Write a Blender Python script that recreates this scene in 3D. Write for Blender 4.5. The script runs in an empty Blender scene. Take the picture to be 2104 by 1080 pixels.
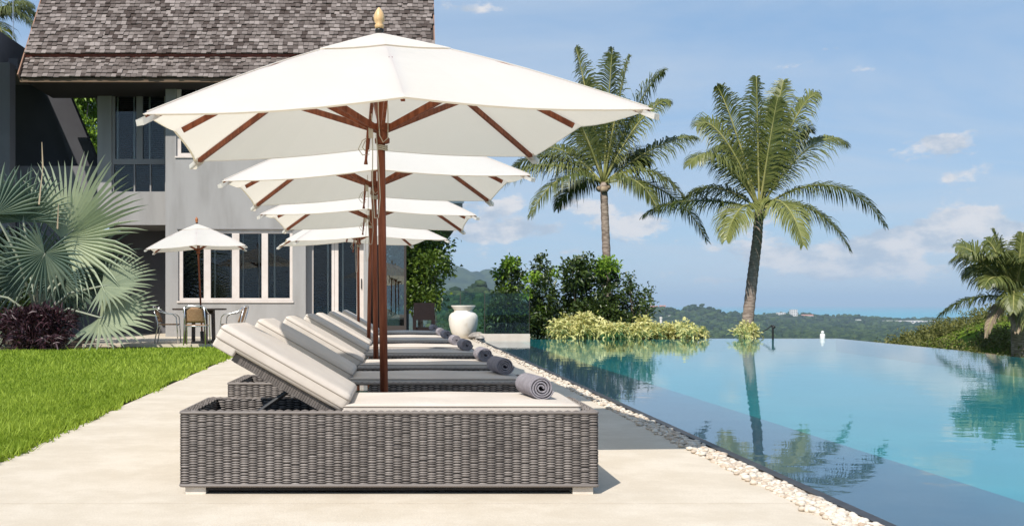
import bpy, bmesh, math, random
import numpy as np
from mathutils import Vector, Matrix

random.seed(7)
rng = np.random.default_rng(7)
R = math.radians
SC = bpy.context.scene
COL = SC.collection
CAMZ = 0.929
FPX = 2080.0
VPX, VPY = 824.0, 625.0

# ------------------------------------------------------------------ camera
cam = bpy.data.cameras.new('camera')
cam.sensor_fit = 'HORIZONTAL'
cam.sensor_width = 36.0
cam.lens = 36.0 * FPX / 2104.0
cam.shift_x = (1052.0 - VPX) / 2104.0
cam.shift_y = (VPY - 540.0) / 2104.0
cam.clip_start = 0.05
cam.clip_end = 200000.0
camo = bpy.data.objects.new('camera', cam)
camo.location = (0, 0, CAMZ)
camo.rotation_euler = (R(90), 0, 0)
COL.objects.link(camo)
SC.camera = camo

# ------------------------------------------------------------------ sun and sky
LDIR = Vector((0.44, 0.80, -1.0)).normalized()          # the way the sunlight travels
sun = bpy.data.lights.new('sun', 'SUN')
sun.energy = 3.9
sun.angle = R(0.53)
sun.color = (1.0, 0.945, 0.87)
suno = bpy.data.objects.new('sun', sun)
suno.rotation_euler = LDIR.to_track_quat('-Z', 'Y').to_euler()
suno.location = (-10, -20, 30)
COL.objects.link(suno)

SC.view_settings.view_transform = 'Standard'
SC.view_settings.look = 'None'
SC.view_settings.exposure = 0.45
SC.view_settings.gamma = 1.0
SC.view_settings.use_curve_mapping = False
SC.render.engine = 'CYCLES'
SC.cycles.use_denoising = True
SC.cycles.max_bounces = 8
SC.cycles.diffuse_bounces = 3
SC.cycles.glossy_bounces = 4
SC.cycles.transmission_bounces = 6
SC.cycles.transparent_max_bounces = 16
SC.cycles.volume_bounces = 0
SC.cycles.caustics_reflective = False
SC.cycles.caustics_refractive = False
SC.cycles.sample_clamp_indirect = 6.0


class NT:
    """small helper for node trees"""
    def __init__(self, tree):
        self.t = tree
        self.n = tree.nodes
        self.l = tree.links
        self.n.clear()

    def node(self, kind, **kw):
        nd = self.n.new(kind)
        for k, v in kw.items():
            setattr(nd, k, v)
        return nd

    def put(self, sock, val):
        if val is None:
            return
        if hasattr(val, 'is_linked') or hasattr(val, 'links'):
            self.l.new(val, sock)
        elif isinstance(val, (tuple, list)) and len(val) == 3 and sock.type == 'RGBA':
            sock.default_value = (*val, 1.0)
        else:
            sock.default_value = val

    def math(self, op, a, b=None, c=None, clamp=False):
        nd = self.node('ShaderNodeMath', operation=op, use_clamp=clamp)
        self.put(nd.inputs[0], a)
        if b is not None:
            self.put(nd.inputs[1], b)
        if c is not None:
            self.put(nd.inputs[2], c)
        return nd.outputs[0]

    def mix(self, fac, a, b, blend='MIX'):
        nd = self.node('ShaderNodeMix', data_type='RGBA', blend_type=blend)
        self.put(nd.inputs[0], fac)
        self.put(nd.inputs[6], a)
        self.put(nd.inputs[7], b)
        return nd.outputs[2]

    def noise(self, vec, scale, detail=4.0, rough=0.55, out=0, dist=0.0):
        nd = self.node('ShaderNodeTexNoise')
        if vec is not None:
            self.l.new(vec, nd.inputs['Vector'])
        nd.inputs['Scale'].default_value = scale
        nd.inputs['Detail'].default_value = detail
        nd.inputs['Roughness'].default_value = rough
        nd.inputs['Distortion'].default_value = dist
        return nd.outputs[out]

    def smooth(self, x, lo, hi):
        nd = self.node('ShaderNodeMapRange', interpolation_type='SMOOTHSTEP')
        self.put(nd.inputs[0], x)
        nd.inputs[1].default_value = lo
        nd.inputs[2].default_value = hi
        nd.inputs[3].default_value = 0.0
        nd.inputs[4].default_value = 1.0
        return nd.outputs[0]

    def combine(self, x, y, z):
        nd = self.node('ShaderNodeCombineXYZ')
        self.put(nd.inputs[0], x)
        self.put(nd.inputs[1], y)
        self.put(nd.inputs[2], z)
        return nd.outputs[0]


def build_world():
    w = bpy.data.worlds.new('World')
    SC.world = w
    w.use_nodes = True
    g = NT(w.node_tree)
    out = g.node('ShaderNodeOutputWorld')
    bg = g.node('ShaderNodeBackground')
    sky = g.node('ShaderNodeTexSky')
    sky.sky_type = 'NISHITA'
    sky.sun_disc = False
    sky.sun_elevation = math.asin(-LDIR.z)
    sky.sun_rotation = math.atan2(-LDIR.x, -LDIR.y)
    sky.altitude = 90.0
    sky.air_density = 1.0
    sky.dust_density = 0.3
    sky.ozone_density = 1.2
    tc = g.node('ShaderNodeTexCoord')
    sep = g.node('ShaderNodeSeparateXYZ')
    g.l.new(tc.outputs['Generated'], sep.inputs[0])
    x, y, z = sep.outputs
    az = g.math('ARCTAN2', x, y)
    el = g.math('ARCSINE', z)
    # --- low cumulus: billows in azimuth / elevation
    v1 = g.combine(g.math('MULTIPLY', az, 1.0), g.math('MULTIPLY', el, 1.9), 0.37)
    n1 = g.noise(v1, 11.0, 9.0, 0.60)
    n2 = g.noise(v1, 42.0, 6.0, 0.62)
    billow = g.math('ADD', g.math('MULTIPLY', n1, 0.72), g.math('MULTIPLY', n2, 0.28))

    def blob(a0, e0, sa, se, amp):
        da = g.math('DIVIDE', g.math('SUBTRACT', az, a0), sa)
        de = g.math('DIVIDE', g.math('SUBTRACT', el, e0), se)
        d = g.math('ADD', g.math('MULTIPLY', da, da), g.math('MULTIPLY', de, de))
        return g.math('MULTIPLY', g.math('EXPONENT', g.math('MULTIPLY', d, -1.0)), amp)

    def pix(px, py):
        dx, dz = (px - VPX) / FPX, (VPY - py) / FPX
        return math.atan2(dx, 1.0), math.atan2(dz, math.hypot(1.0, dx))

    spots = [(1915, 295, 60, 24, .27), (1990, 462, 80, 30, .36), (1890, 490, 90, 28, .30), (1800, 505, 50, 22, .20), (1610, 528, 60, 24, .34), (1690, 548, 60, 26, .34), (1760, 545, 50, 24, .28),
             (1870, 555, 90, 26, .26), (2050, 505, 80, 24, .26), (1318, 462, 60, 28, .34), (1200, 420, 70, 30, .20), (1080, 475, 150, 26, .27), (1010, 420, 120, 22, .25), (1130, 520, 120, 12, .15),
             (2330, 470, 130, 50, .26), (500, 500, 220, 50, .2), (1365, 556, 70, 14, .20), (1480, 575, 120, 12, .15), (960, 20, 110, 22, .15)]
    acc = None
    for px, py, sx, sy, amp in spots:
        a0, e0 = pix(px, py)
        b = blob(a0, e0, sx / FPX, sy / FPX, amp)
        b = g.math('MULTIPLY', b, 1.35)
        acc = b if acc is None else g.math('ADD', acc, b)
    # a band of scattered cumulus that goes on round the whole horizon
    de = g.math('DIVIDE', g.math('SUBTRACT', el, 0.055), 0.05)
    band = g.math('MULTIPLY', g.math('EXPONENT', g.math('MULTIPLY', g.math('MULTIPLY', de, de), -1.0)), 0.055)
    billow = g.math('ADD', g.math('MULTIPLY', g.math('SUBTRACT', billow, 0.5), 1.7), 0.425)
    field = g.math('ADD', g.math('ADD', billow, acc), band)
    cum = g.smooth(field, 0.60, 0.75)
    # --- thin high streaks
    zz = g.math('ADD', g.math('MAXIMUM', z, 0.0), 0.12)
    v2 = g.combine(g.math('MULTIPLY', g.math('DIVIDE', x, zz), 0.55), g.math('DIVIDE', y, zz), 1.7)
    s1 = g.noise(v2, 1.1, 7.0, 0.58, dist=0.6)
    cir = g.math('MULTIPLY', g.smooth(s1, 0.30, 0.74), 0.62)
    # shading inside the cumulus: bright tops, blue grey bases
    n3 = g.noise(g.combine(az, g.math('SUBTRACT', g.math('MULTIPLY', el, 1.9), 0.02), 0.37), 22.0, 7.0, 0.62)
    tone = g.smooth(n3, 0.36, 0.60)
    ccol = g.mix(tone, (3.5, 4.1, 4.95), (6.2, 6.0, 6.0))
    veil = g.mix(0.72, sky.outputs[0], (1.95, 3.35, 5.4))
    base = g.mix(cir, veil, (4.3, 4.95, 5.8))
    col = g.mix(g.math('MULTIPLY', cum, 0.88), base, ccol)
    g.l.new(col, bg.inputs['Color'])
    bg.inputs['Strength'].default_value = 0.10
    g.l.new(bg.outputs[0], out.inputs['Surface'])


build_world()

# ------------------------------------------------------------------ materials
MATS = {}


def mat(name, col, col2=None, rough=0.6, scale=6.0, bump=0.0, bscale=60.0, spec=0.3, attr=False, metallic=0.0,
        transl=0.0, tcol=None, ramp=(0.35, 0.7), stretch=None, coat=0.0, detail=5.0):
    m = bpy.data.materials.new(name)
    m.use_nodes = True
    g = NT(m.node_tree)
    out = g.node('ShaderNodeOutputMaterial')
    p = g.node('ShaderNodeBsdfPrincipled')
    tc = g.node('ShaderNodeTexCoord')
    vec = tc.outputs['Object']
    if stretch:
        mp = g.node('ShaderNodeMapping')
        mp.inputs['Scale'].default_value = stretch
        g.l.new(vec, mp.inputs['Vector'])
        vec = mp.outputs[0]
    c = (*col, 1)
    if col2 is not None:
        if attr:
            at = g.node('ShaderNodeAttribute', attribute_name='tint')
            nz = g.noise(vec, scale, 3.0)
            fac = g.math('ADD', at.outputs['Fac'], g.math('MULTIPLY', g.math('SUBTRACT', nz, 0.5), 0.35), clamp=True)
        else:
            fac = g.smooth(g.noise(vec, scale, detail), *ramp)
        c = g.mix(fac, col, col2)
        g.l.new(c, p.inputs['Base Color'])
    else:
        p.inputs['Base Color'].default_value = c
    p.inputs['Roughness'].default_value = rough
    p.inputs['Specular IOR Level'].default_value = spec
    p.inputs['Metallic'].default_value = metallic
    p.inputs['Coat Weight'].default_value = coat
    if bump:
        b = g.node('ShaderNodeBump')
        b.inputs['Strength'].default_value = bump
        b.inputs['Distance'].default_value = 0.01
        g.l.new(g.noise(vec, bscale, 5.0), b.inputs['Height'])
        g.l.new(b.outputs[0], p.inputs['Normal'])
    sh = p.outputs[0]
    if transl:
        t = g.node('ShaderNodeBsdfTranslucent')
        if tcol is not None:
            g.put(t.inputs['Color'], tcol)
        elif col2 is not None:
            g.l.new(c, t.inputs['Color'])
        else:
            t.inputs['Color'].default_value = c
        mx = g.node('ShaderNodeMixShader')
        mx.inputs[0].default_value = transl
        g.l.new(sh, mx.inputs[1])
        g.l.new(t.outputs[0], mx.inputs[2])
        sh = mx.outputs[0]
    g.l.new(sh, out.inputs['Surface'])
    MATS[name] = m
    return m


def glass(name, tint=(0.9, 0.95, 0.93), base=0.05, ior=1.5, rough=0.0):
    """sheet glass: clear straight through, mirror by Fresnel"""
    m = bpy.data.materials.new(name)
    m.use_nodes = True
    g = NT(m.node_tree)
    out = g.node('ShaderNodeOutputMaterial')
    tr = g.node('ShaderNodeBsdfTransparent')
    tr.inputs[0].default_value = (*tint, 1)
    gl = g.node('ShaderNodeBsdfGlossy')
    gl.inputs['Roughness'].default_value = rough
    fr = g.node('ShaderNodeFresnel')
    fr.inputs['IOR'].default_value = ior
    f = g.math('ADD', fr.outputs[0], base, clamp=True)
    mx = g.node('ShaderNodeMixShader')
    g.l.new(f, mx.inputs[0])
    g.l.new(tr.outputs[0], mx.inputs[1])
    g.l.new(gl.outputs[0], mx.inputs[2])
    g.l.new(mx.outputs[0], out.inputs['Surface'])
    MATS[name] = m
    return m


# ------------------------------------------------------------------ mesh collector
class MB:
    def __init__(self):
        self.v, self.f, self.t = [], [], []

    def add(self, verts, faces, tint=0.5):
        o = len(self.v)
        self.v.extend([tuple(p) for p in verts])
        self.f.extend([tuple(i + o for i in fc) for fc in faces])
        self.t.extend([tint] * len(faces))
        return self

    def box(self, x0, x1, y0, y1, z0, z1, tint=0.5, m=None):
        vs = [(x0, y0, z0), (x1, y0, z0), (x1, y1, z0), (x0, y1, z0), (x0, y0, z1), (x1, y0, z1), (x1, y1, z1), (x0, y1, z1)]
        if m is not None:
            vs = [m @ Vector(p) for p in vs]
        return self.add(vs, [(0, 3, 2, 1), (4, 5, 6, 7), (0, 1, 5, 4), (1, 2, 6, 5), (2, 3, 7, 6), (3, 0, 4, 7)], tint)

    def bar(self, a, b, w, h, up=(0, 0, 1), tint=0.5, taper=1.0):
        """a beam of section w x h from a to b"""
        a, b = Vector(a), Vector(b)
        d = (b - a).normalized()
        s = d.cross(Vector(up))
        if s.length < 1e-5:
            s = d.cross(Vector((1, 0, 0)))
        s.normalize()
        u = s.cross(d)
        vs = []
        for p, k in ((a, 1.0), (b, taper)):
            for i, j in ((-1, -1), (1, -1), (1, 1), (-1, 1)):
                vs.append(p + s * (w / 2 * i * k) + u * (h / 2 * j * k))
        return self.add(vs, [(0, 1, 2, 3), (7, 6, 5, 4), (0, 4, 5, 1), (1, 5, 6, 2), (2, 6, 7, 3), (3, 7, 4, 0)], tint)

    def tube(self, pts, r, n=8, closed=False, cap=True, tint=0.5):
        pts = [Vector(p) for p in pts]
        k = len(pts)
        rs = r if isinstance(r, (list, tuple)) else [r] * k
        o = len(self.v)
        prev = None
        for i, p in enumerate(pts):
            if closed:
                d = (pts[(i + 1) % k] - pts[i - 1])
            else:
                d = (pts[min(i + 1, k - 1)] - pts[max(i - 1, 0)])
            d.normalize()
            if prev is None:
                s = d.cross(Vector((0, 0, 1)))
                if s.length < 1e-3:
                    s = d.cross(Vector((0, 1, 0)))
            else:
                s = prev - d * prev.dot(d)
            s.normalize()
            prev = s
            u = d.cross(s)
            for j in range(n):
                a = 2 * math.pi * j / n
                self.v.append(tuple(p + (s * math.cos(a) + u * math.sin(a)) * rs[i]))
        m = k if closed else k - 1
        for i in range(m):
            for j in range(n):
                i2 = (i + 1) % k
                self.f.append((o + i * n + j, o + i * n + (j + 1) % n, o + i2 * n + (j + 1) % n, o + i2 * n + j))
                self.t.append(tint)
        if cap and not closed:
            self.f.append(tuple(o + j for j in range(n))[::-1])
            self.f.append(tuple(o + (k - 1) * n + j for j in range(n)))
            self.t += [tint, tint]
        return self

    def lathe(self, prof, n=24, c=(0, 0, 0), tint=0.5):
        o = len(self.v)
        for r, z in prof:
            for j in range(n):
                a = 2 * math.pi * j / n
                self.v.append((c[0] + r * math.cos(a), c[1] + r * math.sin(a), c[2] + z))
        for i in range(len(prof) - 1):
            for j in range(n):
                self.f.append((o + i * n + j, o + i * n + (j + 1) % n, o + (i + 1) * n + (j + 1) % n, o + (i + 1) * n + j))
                self.t.append(tint)
        self.f.append(tuple(o + j for j in range(n))[::-1])
        self.f.append(tuple(o + (len(prof) - 1) * n + j for j in range(n)))
        self.t += [tint, tint]
        return self

    def mesh(self, name, m, smooth=False):
        me = bpy.data.meshes.new(name)
        me.from_pydata(self.v, [], self.f)
        at = me.attributes.new('tint', 'FLOAT', 'FACE')
        at.data.foreach_set('value', np.array(self.t, dtype=np.float32))
        if smooth:
            me.polygons.foreach_set('use_smooth', [True] * len(me.polygons))
        if m is not None:
            me.materials.append(MATS[m] if isinstance(m, str) else m)
        me.update()
        return me

    def build(self, name, m, parent=None, smooth=False, loc=None):
        o = bpy.data.objects.new(name, self.mesh(name, m, smooth))
        COL.objects.link(o)
        if parent is not None:
            o.parent = parent
        if loc is not None:
            o.location = loc
        return o


def empty(name, loc=(0, 0, 0), rz=0.0):
    o = bpy.data.objects.new(name, None)
    o.empty_display_size = 0.2
    COL.objects.link(o)
    o.location = loc
    o.rotation_euler = (0, 0, rz)
    return o


def tag(o, label=None, cat=None, group=None, kind=None):
    if label:
        o['label'] = label
    if cat:
        o['category'] = cat
    if group:
        o['group'] = group
    if kind:
        o['kind'] = kind
    return o


def copy_tree(o, parent=None):
    c = o.copy()
    COL.objects.link(c)
    if parent is not None:
        c.parent = parent
    for ch in list(o.children):
        copy_tree(ch, c)
    return c


def shade_auto(o, ang=40):
    """smooth faces, sharp edges kept by angle"""
    me = o.data
    bm = bmesh.new()
    bm.from_mesh(me)
    lim = R(ang)
    for e in bm.edges:
        e.smooth = not (len(e.link_faces) == 2 and e.calc_face_angle(0) > lim)
    for f in bm.faces:
        f.smooth = True
    bm.to_mesh(me)
    bm.free()
    return o


def at(px, py, D):
    """a photo pixel at depth D (metres ahead of the camera)"""
    return Vector(((px - VPX) * D / FPX, D, CAMZ + (VPY - py) * D / FPX))


# palette
def deck_material():
    """washed aggregate: fine grit, faint damp stains, no large blotches"""
    m = bpy.data.materials.new('deck')
    m.use_nodes = True
    g = NT(m.node_tree)
    out = g.node('ShaderNodeOutputMaterial')
    p = g.node('ShaderNodeBsdfPrincipled')
    vec = g.node('ShaderNodeTexCoord').outputs['Object']
    stain = g.smooth(g.noise(vec, 2.2, 10.0, 0.72), 0.38, 0.66)
    grit = g.smooth(g.noise(vec, 95.0, 4.0, 0.7), 0.32, 0.68)
    spot = g.smooth(g.noise(vec, 34.0, 3.0, 0.6), 0.66, 0.74)
    c = g.mix(stain, (0.60, 0.52, 0.41), (0.70, 0.62, 0.51))
    c = g.mix(g.math('MULTIPLY', g.math('SUBTRACT', 1.0, grit), 0.38), c, (0.47, 0.40, 0.315))
    c = g.mix(g.math('MULTIPLY', spot, 0.30), c, (0.45, 0.38, 0.29))
    g.l.new(c, p.inputs['Base Color'])
    p.inputs['Roughness'].default_value = 0.85
    p.inputs['Specular IOR Level'].default_value = 0.2
    b = g.node('ShaderNodeBump')
    b.inputs['Strength'].default_value = 0.5
    b.inputs['Distance'].default_value = 0.004
    g.l.new(g.noise(vec, 110.0, 4.0), b.inputs['Height'])
    g.l.new(b.outputs[0], p.inputs['Normal'])
    g.l.new(p.outputs[0], out.inputs['Surface'])
    MATS['deck'] = m


deck_material()
mat('grass_ground', (0.08, 0.13, 0.012), (0.14, 0.205, 0.025), rough=0.95, scale=3.0, spec=0.1)
mat('grass_blade', (0.17, 0.27, 0.012), (0.45, 0.56, 0.075), rough=0.55, attr=True, scale=0.8, spec=0.25, transl=0.35)
mat('soil', (0.05, 0.035, 0.022), (0.09, 0.065, 0.04), rough=0.95, scale=20, bump=0.5)
mat('pebble', (0.70, 0.63, 0.53), (0.42, 0.32, 0.23), rough=0.6, attr=True, scale=8, bump=0.15, bscale=60)
mat('coping', (0.030, 0.028, 0.028), (0.055, 0.05, 0.047), rough=0.45, scale=8, spec=0.4)
mat('wicker', (0.10, 0.086, 0.078), (0.30, 0.265, 0.243), rough=0.5, attr=True, scale=5, spec=0.35)
mat('wicker_dark', (0.028, 0.025, 0.024), rough=0.8)
mat('cushion', (0.55, 0.49, 0.43), (0.61, 0.55, 0.49), rough=0.9, scale=3.0, bump=0.35, bscale=14, spec=0.1)
mat('piping', (0.36, 0.31, 0.265), rough=0.9)
mat('towel', (0.33, 0.305, 0.335), (0.42, 0.395, 0.425), rough=1.0, scale=30, bump=0.9, bscale=520, spec=0.05)
mat('foot', (0.72, 0.67, 0.60), (0.62, 0.56, 0.48), rough=0.5, scale=9)
mat('black_metal', (0.015, 0.015, 0.016), rough=0.4, spec=0.5)
mat('wood', (0.17, 0.047, 0.023), (0.31, 0.098, 0.048), rough=0.5, scale=3.0, stretch=(14, 14, 0.8), spec=0.22, bump=0.1, bscale=30)
mat('wood_light', (0.66, 0.42, 0.20), (0.78, 0.54, 0.28), rough=0.4, scale=6, stretch=(10, 10, 1), spec=0.4)
mat('wood_orange', (0.40, 0.14, 0.05), rough=0.45)
mat('canvas', (0.82, 0.80, 0.765), (0.86, 0.845, 0.82), rough=0.95, scale=1.3, bump=0.55, bscale=5, spec=0.05, transl=0.46, tcol=(0.93, 0.83, 0.68))
mat('rope', (0.55, 0.49, 0.40), rough=0.9)
mat('wall_paint', (0.300, 0.290, 0.278), (0.362, 0.352, 0.342), rough=0.85, scale=1.6, stretch=(1.5, 1.5, 0.3), ramp=(0.28, 0.60), bump=0.12, bscale=40, spec=0.15)
mat('wall_grey', (0.17, 0.165, 0.175), (0.21, 0.205, 0.21), rough=0.85, scale=0.8, bump=0.1, bscale=40)
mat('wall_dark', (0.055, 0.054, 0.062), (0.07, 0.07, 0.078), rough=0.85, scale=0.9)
mat('trim', (0.66, 0.585, 0.53), (0.72, 0.65, 0.60), rough=0.5, scale=4)
mat('trim_grey', (0.30, 0.29, 0.285), rough=0.5)
mat('blind', (0.15, 0.145, 0.14), rough=0.6)
mat('blind_brown', (0.13, 0.075, 0.055), rough=0.6)
mat('rod', (0.75, 0.73, 0.70), rough=0.5)
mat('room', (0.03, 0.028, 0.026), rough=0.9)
mat('shingle', (0.060, 0.043, 0.036), (0.30, 0.255, 0.233), rough=0.85, attr=True, scale=9, bump=0.3, bscale=50)
mat('roof_under', (0.06, 0.047, 0.042), rough=0.9)
mat('red_board', (0.17, 0.045, 0.035), (0.22, 0.065, 0.05), rough=0.6, scale=4)
mat('soffit', (0.035, 0.03, 0.028), rough=0.9)
mat('verge', (0.30, 0.17, 0.115), rough=0.7)
mat('eave_wood', (0.13, 0.085, 0.05), (0.18, 0.12, 0.075), rough=0.6, scale=4, stretch=(0.6, 6, 6))
mat('bark', (0.19, 0.145, 0.115), (0.42, 0.345, 0.285), rough=0.9, scale=5, stretch=(1.2, 1.2, 5.0), bump=0.8, bscale=14)
mat('twig', (0.10, 0.075, 0.05), (0.17, 0.13, 0.09), rough=0.9, scale=8)
mat('palm_leaf', (0.050, 0.078, 0.016), (0.25, 0.265, 0.075), rough=0.42, attr=True, scale=0.7, spec=0.45, transl=0.25)
mat('palm_rib', (0.22, 0.23, 0.07), (0.36, 0.33, 0.13), rough=0.5, scale=3)
mat('palm_dead', (0.24, 0.18, 0.12), (0.44, 0.35, 0.24), rough=0.8, attr=True, scale=2)
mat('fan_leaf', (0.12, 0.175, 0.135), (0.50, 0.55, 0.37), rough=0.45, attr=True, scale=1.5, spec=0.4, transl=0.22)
mat('fan_rib', (0.25, 0.28, 0.22), (0.34, 0.35, 0.25), rough=0.5, scale=3)
mat('leaf_dark', (0.020, 0.042, 0.009), (0.085, 0.125, 0.025), rough=0.35, attr=True, scale=2, spec=0.5, transl=0.18)
mat('leaf_mid', (0.035, 0.075, 0.010), (0.16, 0.24, 0.03), rough=0.4, attr=True, scale=2, spec=0.45, transl=0.3)
mat('leaf_lime', (0.11, 0.21, 0.02), (0.30, 0.44, 0.05), rough=0.45, attr=True, scale=2, spec=0.4, transl=0.3)
mat('leaf_yellow', (0.42, 0.42, 0.10), (0.90, 0.84, 0.42), rough=0.45, attr=True, scale=2, spec=0.35, transl=0.28)
mat('scrub_leaf', (0.055, 0.075, 0.018), (0.26, 0.25, 0.075), rough=0.5, attr=True, scale=1.2, spec=0.3, transl=0.2)
mat('leaf_purple', (0.022, 0.009, 0.012), (0.075, 0.030, 0.040), rough=0.4, attr=True, scale=2, spec=0.4, transl=0.1)
mat('urn', (0.74, 0.70, 0.63), (0.60, 0.53, 0.43), rough=0.8, scale=4, ramp=(0.5, 0.8), bump=0.5, bscale=30)
mat('stone', (0.62, 0.53, 0.44), (0.70, 0.62, 0.53), rough=0.7, scale=3)
mat('rock', (0.22, 0.20, 0.18), (0.40, 0.37, 0.33), rough=0.9, scale=6, bump=0.6)
mat('dark_wicker', (0.012, 0.009, 0.009), (0.026, 0.017, 0.017), rough=0.7, spec=0.15, scale=60, bump=0.6, bscale=90)
mat('steel', (0.72, 0.73, 0.75), rough=0.28, metallic=1.0)
mat('rattan', (0.30, 0.17, 0.09), (0.42, 0.26, 0.15), rough=0.6, scale=50, bump=0.6, bscale=80)
mat('table_wood', (0.035, 0.022, 0.018), (0.07, 0.045, 0.036), rough=0.35, scale=5, stretch=(1, 8, 1), spec=0.5)
mat('frame_dark', (0.05, 0.042, 0.038), rough=0.5)
mat('white_paint', (0.78, 0.77, 0.75), rough=0.5)
mat('house_far', (0.72, 0.69, 0.66), rough=0.8)
mat('roof_far', (0.42, 0.20, 0.15), rough=0.8)
mat('pane_far', (0.10, 0.12, 0.15), rough=0.2)
mat('pool_tile', (0.045, 0.31, 0.355), (0.06, 0.36, 0.40), rough=0.4, scale=1.2)
mat('pool_ledge', (0.075, 0.12, 0.175), (0.095, 0.14, 0.195), rough=0.4, scale=2)
glass('window_glass', (0.80, 0.83, 0.83), 0.0, 1.5)
glass('rail_glass', (0.66, 0.80, 0.74), 0.0, 1.45)
glass('table_glass', (0.50, 0.68, 0.62), 0.05, 1.5)
glass('door_glass', (0.50, 0.60, 0.57), 0.14, 1.55)

# ================================================================== THE SETTING
SEA = -82.0


def vnoise(x, y, s):
    """cheap smooth value noise on arrays"""
    xi, yi = np.floor(x / s), np.floor(y / s)
    fx, fy = x / s - xi, y / s - yi
    fx, fy = fx * fx * (3 - 2 * fx), fy * fy * (3 - 2 * fy)

    def h(a, b):
        q = np.sin(a * 127.1 + b * 311.7) * 43758.5453
        return q - np.floor(q)
    return (h(xi, yi) * (1 - fx) + h(xi + 1, yi) * fx) * (1 - fy) + (h(xi, yi + 1) * (1 - fx) + h(xi + 1, yi + 1) * fx) * fy


# summits: photo column, photo row of the top, distance, width in photo px, depth in metres
HILLS = [(890, 558, 6400, 80, 900), (938, 555, 6500, 70, 800), (1006, 560, 6700, 60, 800), (800, 560, 6400, 80, 900), (1100, 585, 6900, 80, 800), (965, 562, 6600, 60, 800), (1220, 612, 7000, 90, 700),
         (700, 548, 6200, 90, 900), (985, 590, 1500, 34, 170), (940, 602, 1600, 40, 170), (1040, 612, 1600, 50, 200),
         (1432, 629, 3800, 30, 260), (1345, 634, 3700, 60, 300), (1500, 646, 3900, 60, 260), (1610, 642, 4400, 55, 260),
         (1700, 650, 4500, 90, 300), (1860, 657, 5000, 160, 300), (2060, 657, 5000, 160, 300), (2300, 652, 5000, 120, 300)]


def height(x, y):
    r = np.hypot(x, y)
    z = np.full(x.shape, -1.6)
    fall = np.clip((r - 42.0) / 330.0, 0, 1)
    z = -1.6 - 78.0 * (1 - (1 - fall) ** 2)
    far = np.clip((r - 500) / 600, 0, 1)
    z = z + far * (vnoise(x, y, 420.0) * 9 + vnoise(x, y, 130.0) * 4 - 6.5)
    for px, py, D, wpx, dm in HILLS:
        cx = (px - VPX) * D / FPX
        top = CAMZ + (VPY - py) * D / FPX + 80.0
        sx = wpx * D / FPX
        z = np.maximum(z, -80.0 + top * np.exp(-0.5 * ((x - cx) / sx) ** 2 - 0.5 * ((y - D) / dm) ** 2)
                       * (1 + (0.16 * (vnoise(x + 37, y, sx * 0.6) - 0.5) + 0.09 * (vnoise(x, y + 11, sx * 0.2) - 0.5)) * far))
    # the shore: land sinks under the sea
    shore = 5450 + 300 * (vnoise(x, y * 0, 900.0) - 0.5)
    sink = np.clip((y - shore) / 250, 0, 1) * np.clip((np.arctan2(x, y) - 0.14) / 0.04, 0, 1)
    z = z * (1 - sink) + (SEA - 8) * sink
    edge = np.clip((r - 7600) / 400, 0, 1)
    z = z * (1 - edge) + (SEA - 8) * edge
    return z


def build_terrain():
    az = np.concatenate([np.linspace(R(-8), R(40), 420), np.linspace(R(40), R(352), 90)[1:-1]])
    rr = np.concatenate([[0.5, 20, 38, 42, 48, 58, 75, 100, 140, 190, 250, 320, 400, 520], np.linspace(650, 2400, 40), np.linspace(2450, 8200, 120)])
    A, Q = np.meshgrid(az, rr)
    X, Y = Q * np.sin(A), Q * np.cos(A)
    Z = height(X, Y)
    n = len(az)
    verts = np.stack([X.ravel(), Y.ravel(), Z.ravel()], 1).tolist()
    faces = []
    for i in range(len(rr) - 1):
        for j in range(n):
            k = (j + 1) % n
            faces.append((i * n + j, i * n + k, (i + 1) * n + k, (i + 1) * n + j))
    faces.append(tuple(range(n))[::-1])
    mat('terrain', (0.018, 0.034, 0.012), (0.055, 0.075, 0.026), rough=1.0, scale=0.006, spec=0.05, detail=9)
    mb = MB()
    mb.v, mb.f, mb.t = verts, faces, [0.5] * len(faces)
    tag(mb.build('terrain', 'terrain', smooth=True), 'green wooded lowland and hills dropping away below the pool', kind='structure')
    # the sea
    mat('sea', (0.05, 0.31, 0.40), (0.065, 0.36, 0.44), rough=0.35, scale=0.0008, spec=0.3)
    s = MB()
    ring = [0, 3000, 6000, 9000, 14000, 22000, 34000, 44000]
    nn = 96
    vs = [(0, 0, SEA)]
    for q in ring[1:]:
        vs += [(q * math.sin(2 * math.pi * k / nn), q * math.cos(2 * math.pi * k / nn), SEA) for k in range(nn)]
    fs = [(0, 1 + (k + 1) % nn, 1 + k) for k in range(nn)]
    for i in range(len(ring) - 2):
        for k in range(nn):
            fs.append((1 + i * nn + k, 1 + i * nn + (k + 1) % nn, 1 + (i + 1) * nn + (k + 1) % nn, 1 + (i + 1) * nn + k))
    s.add(vs, fs)
    tag(s.build('sea', 'sea'), 'pale turquoise sea reaching to the horizon', kind='structure')


build_terrain()

ICO_T = (1 + 5 ** 0.5) / 2
ICO_V = np.array([(-1, ICO_T, 0), (1, ICO_T, 0), (-1, -ICO_T, 0), (1, -ICO_T, 0), (0, -1, ICO_T), (0, 1, ICO_T), (0, -1, -ICO_T), (0, 1, -ICO_T),
                  (ICO_T, 0, -1), (ICO_T, 0, 1), (-ICO_T, 0, -1), (-ICO_T, 0, 1)]) / math.hypot(1, ICO_T)
ICO_F = np.array([(0, 11, 5), (0, 5, 1), (0, 1, 7), (0, 7, 10), (0, 10, 11), (1, 5, 9), (5, 11, 4), (11, 10, 2), (10, 7, 6), (7, 1, 8),
                  (3, 9, 4), (3, 4, 2), (3, 2, 6), (3, 6, 8), (3, 8, 9), (4, 9, 5), (2, 4, 11), (6, 2, 10), (8, 6, 7), (9, 8, 1)])


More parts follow.
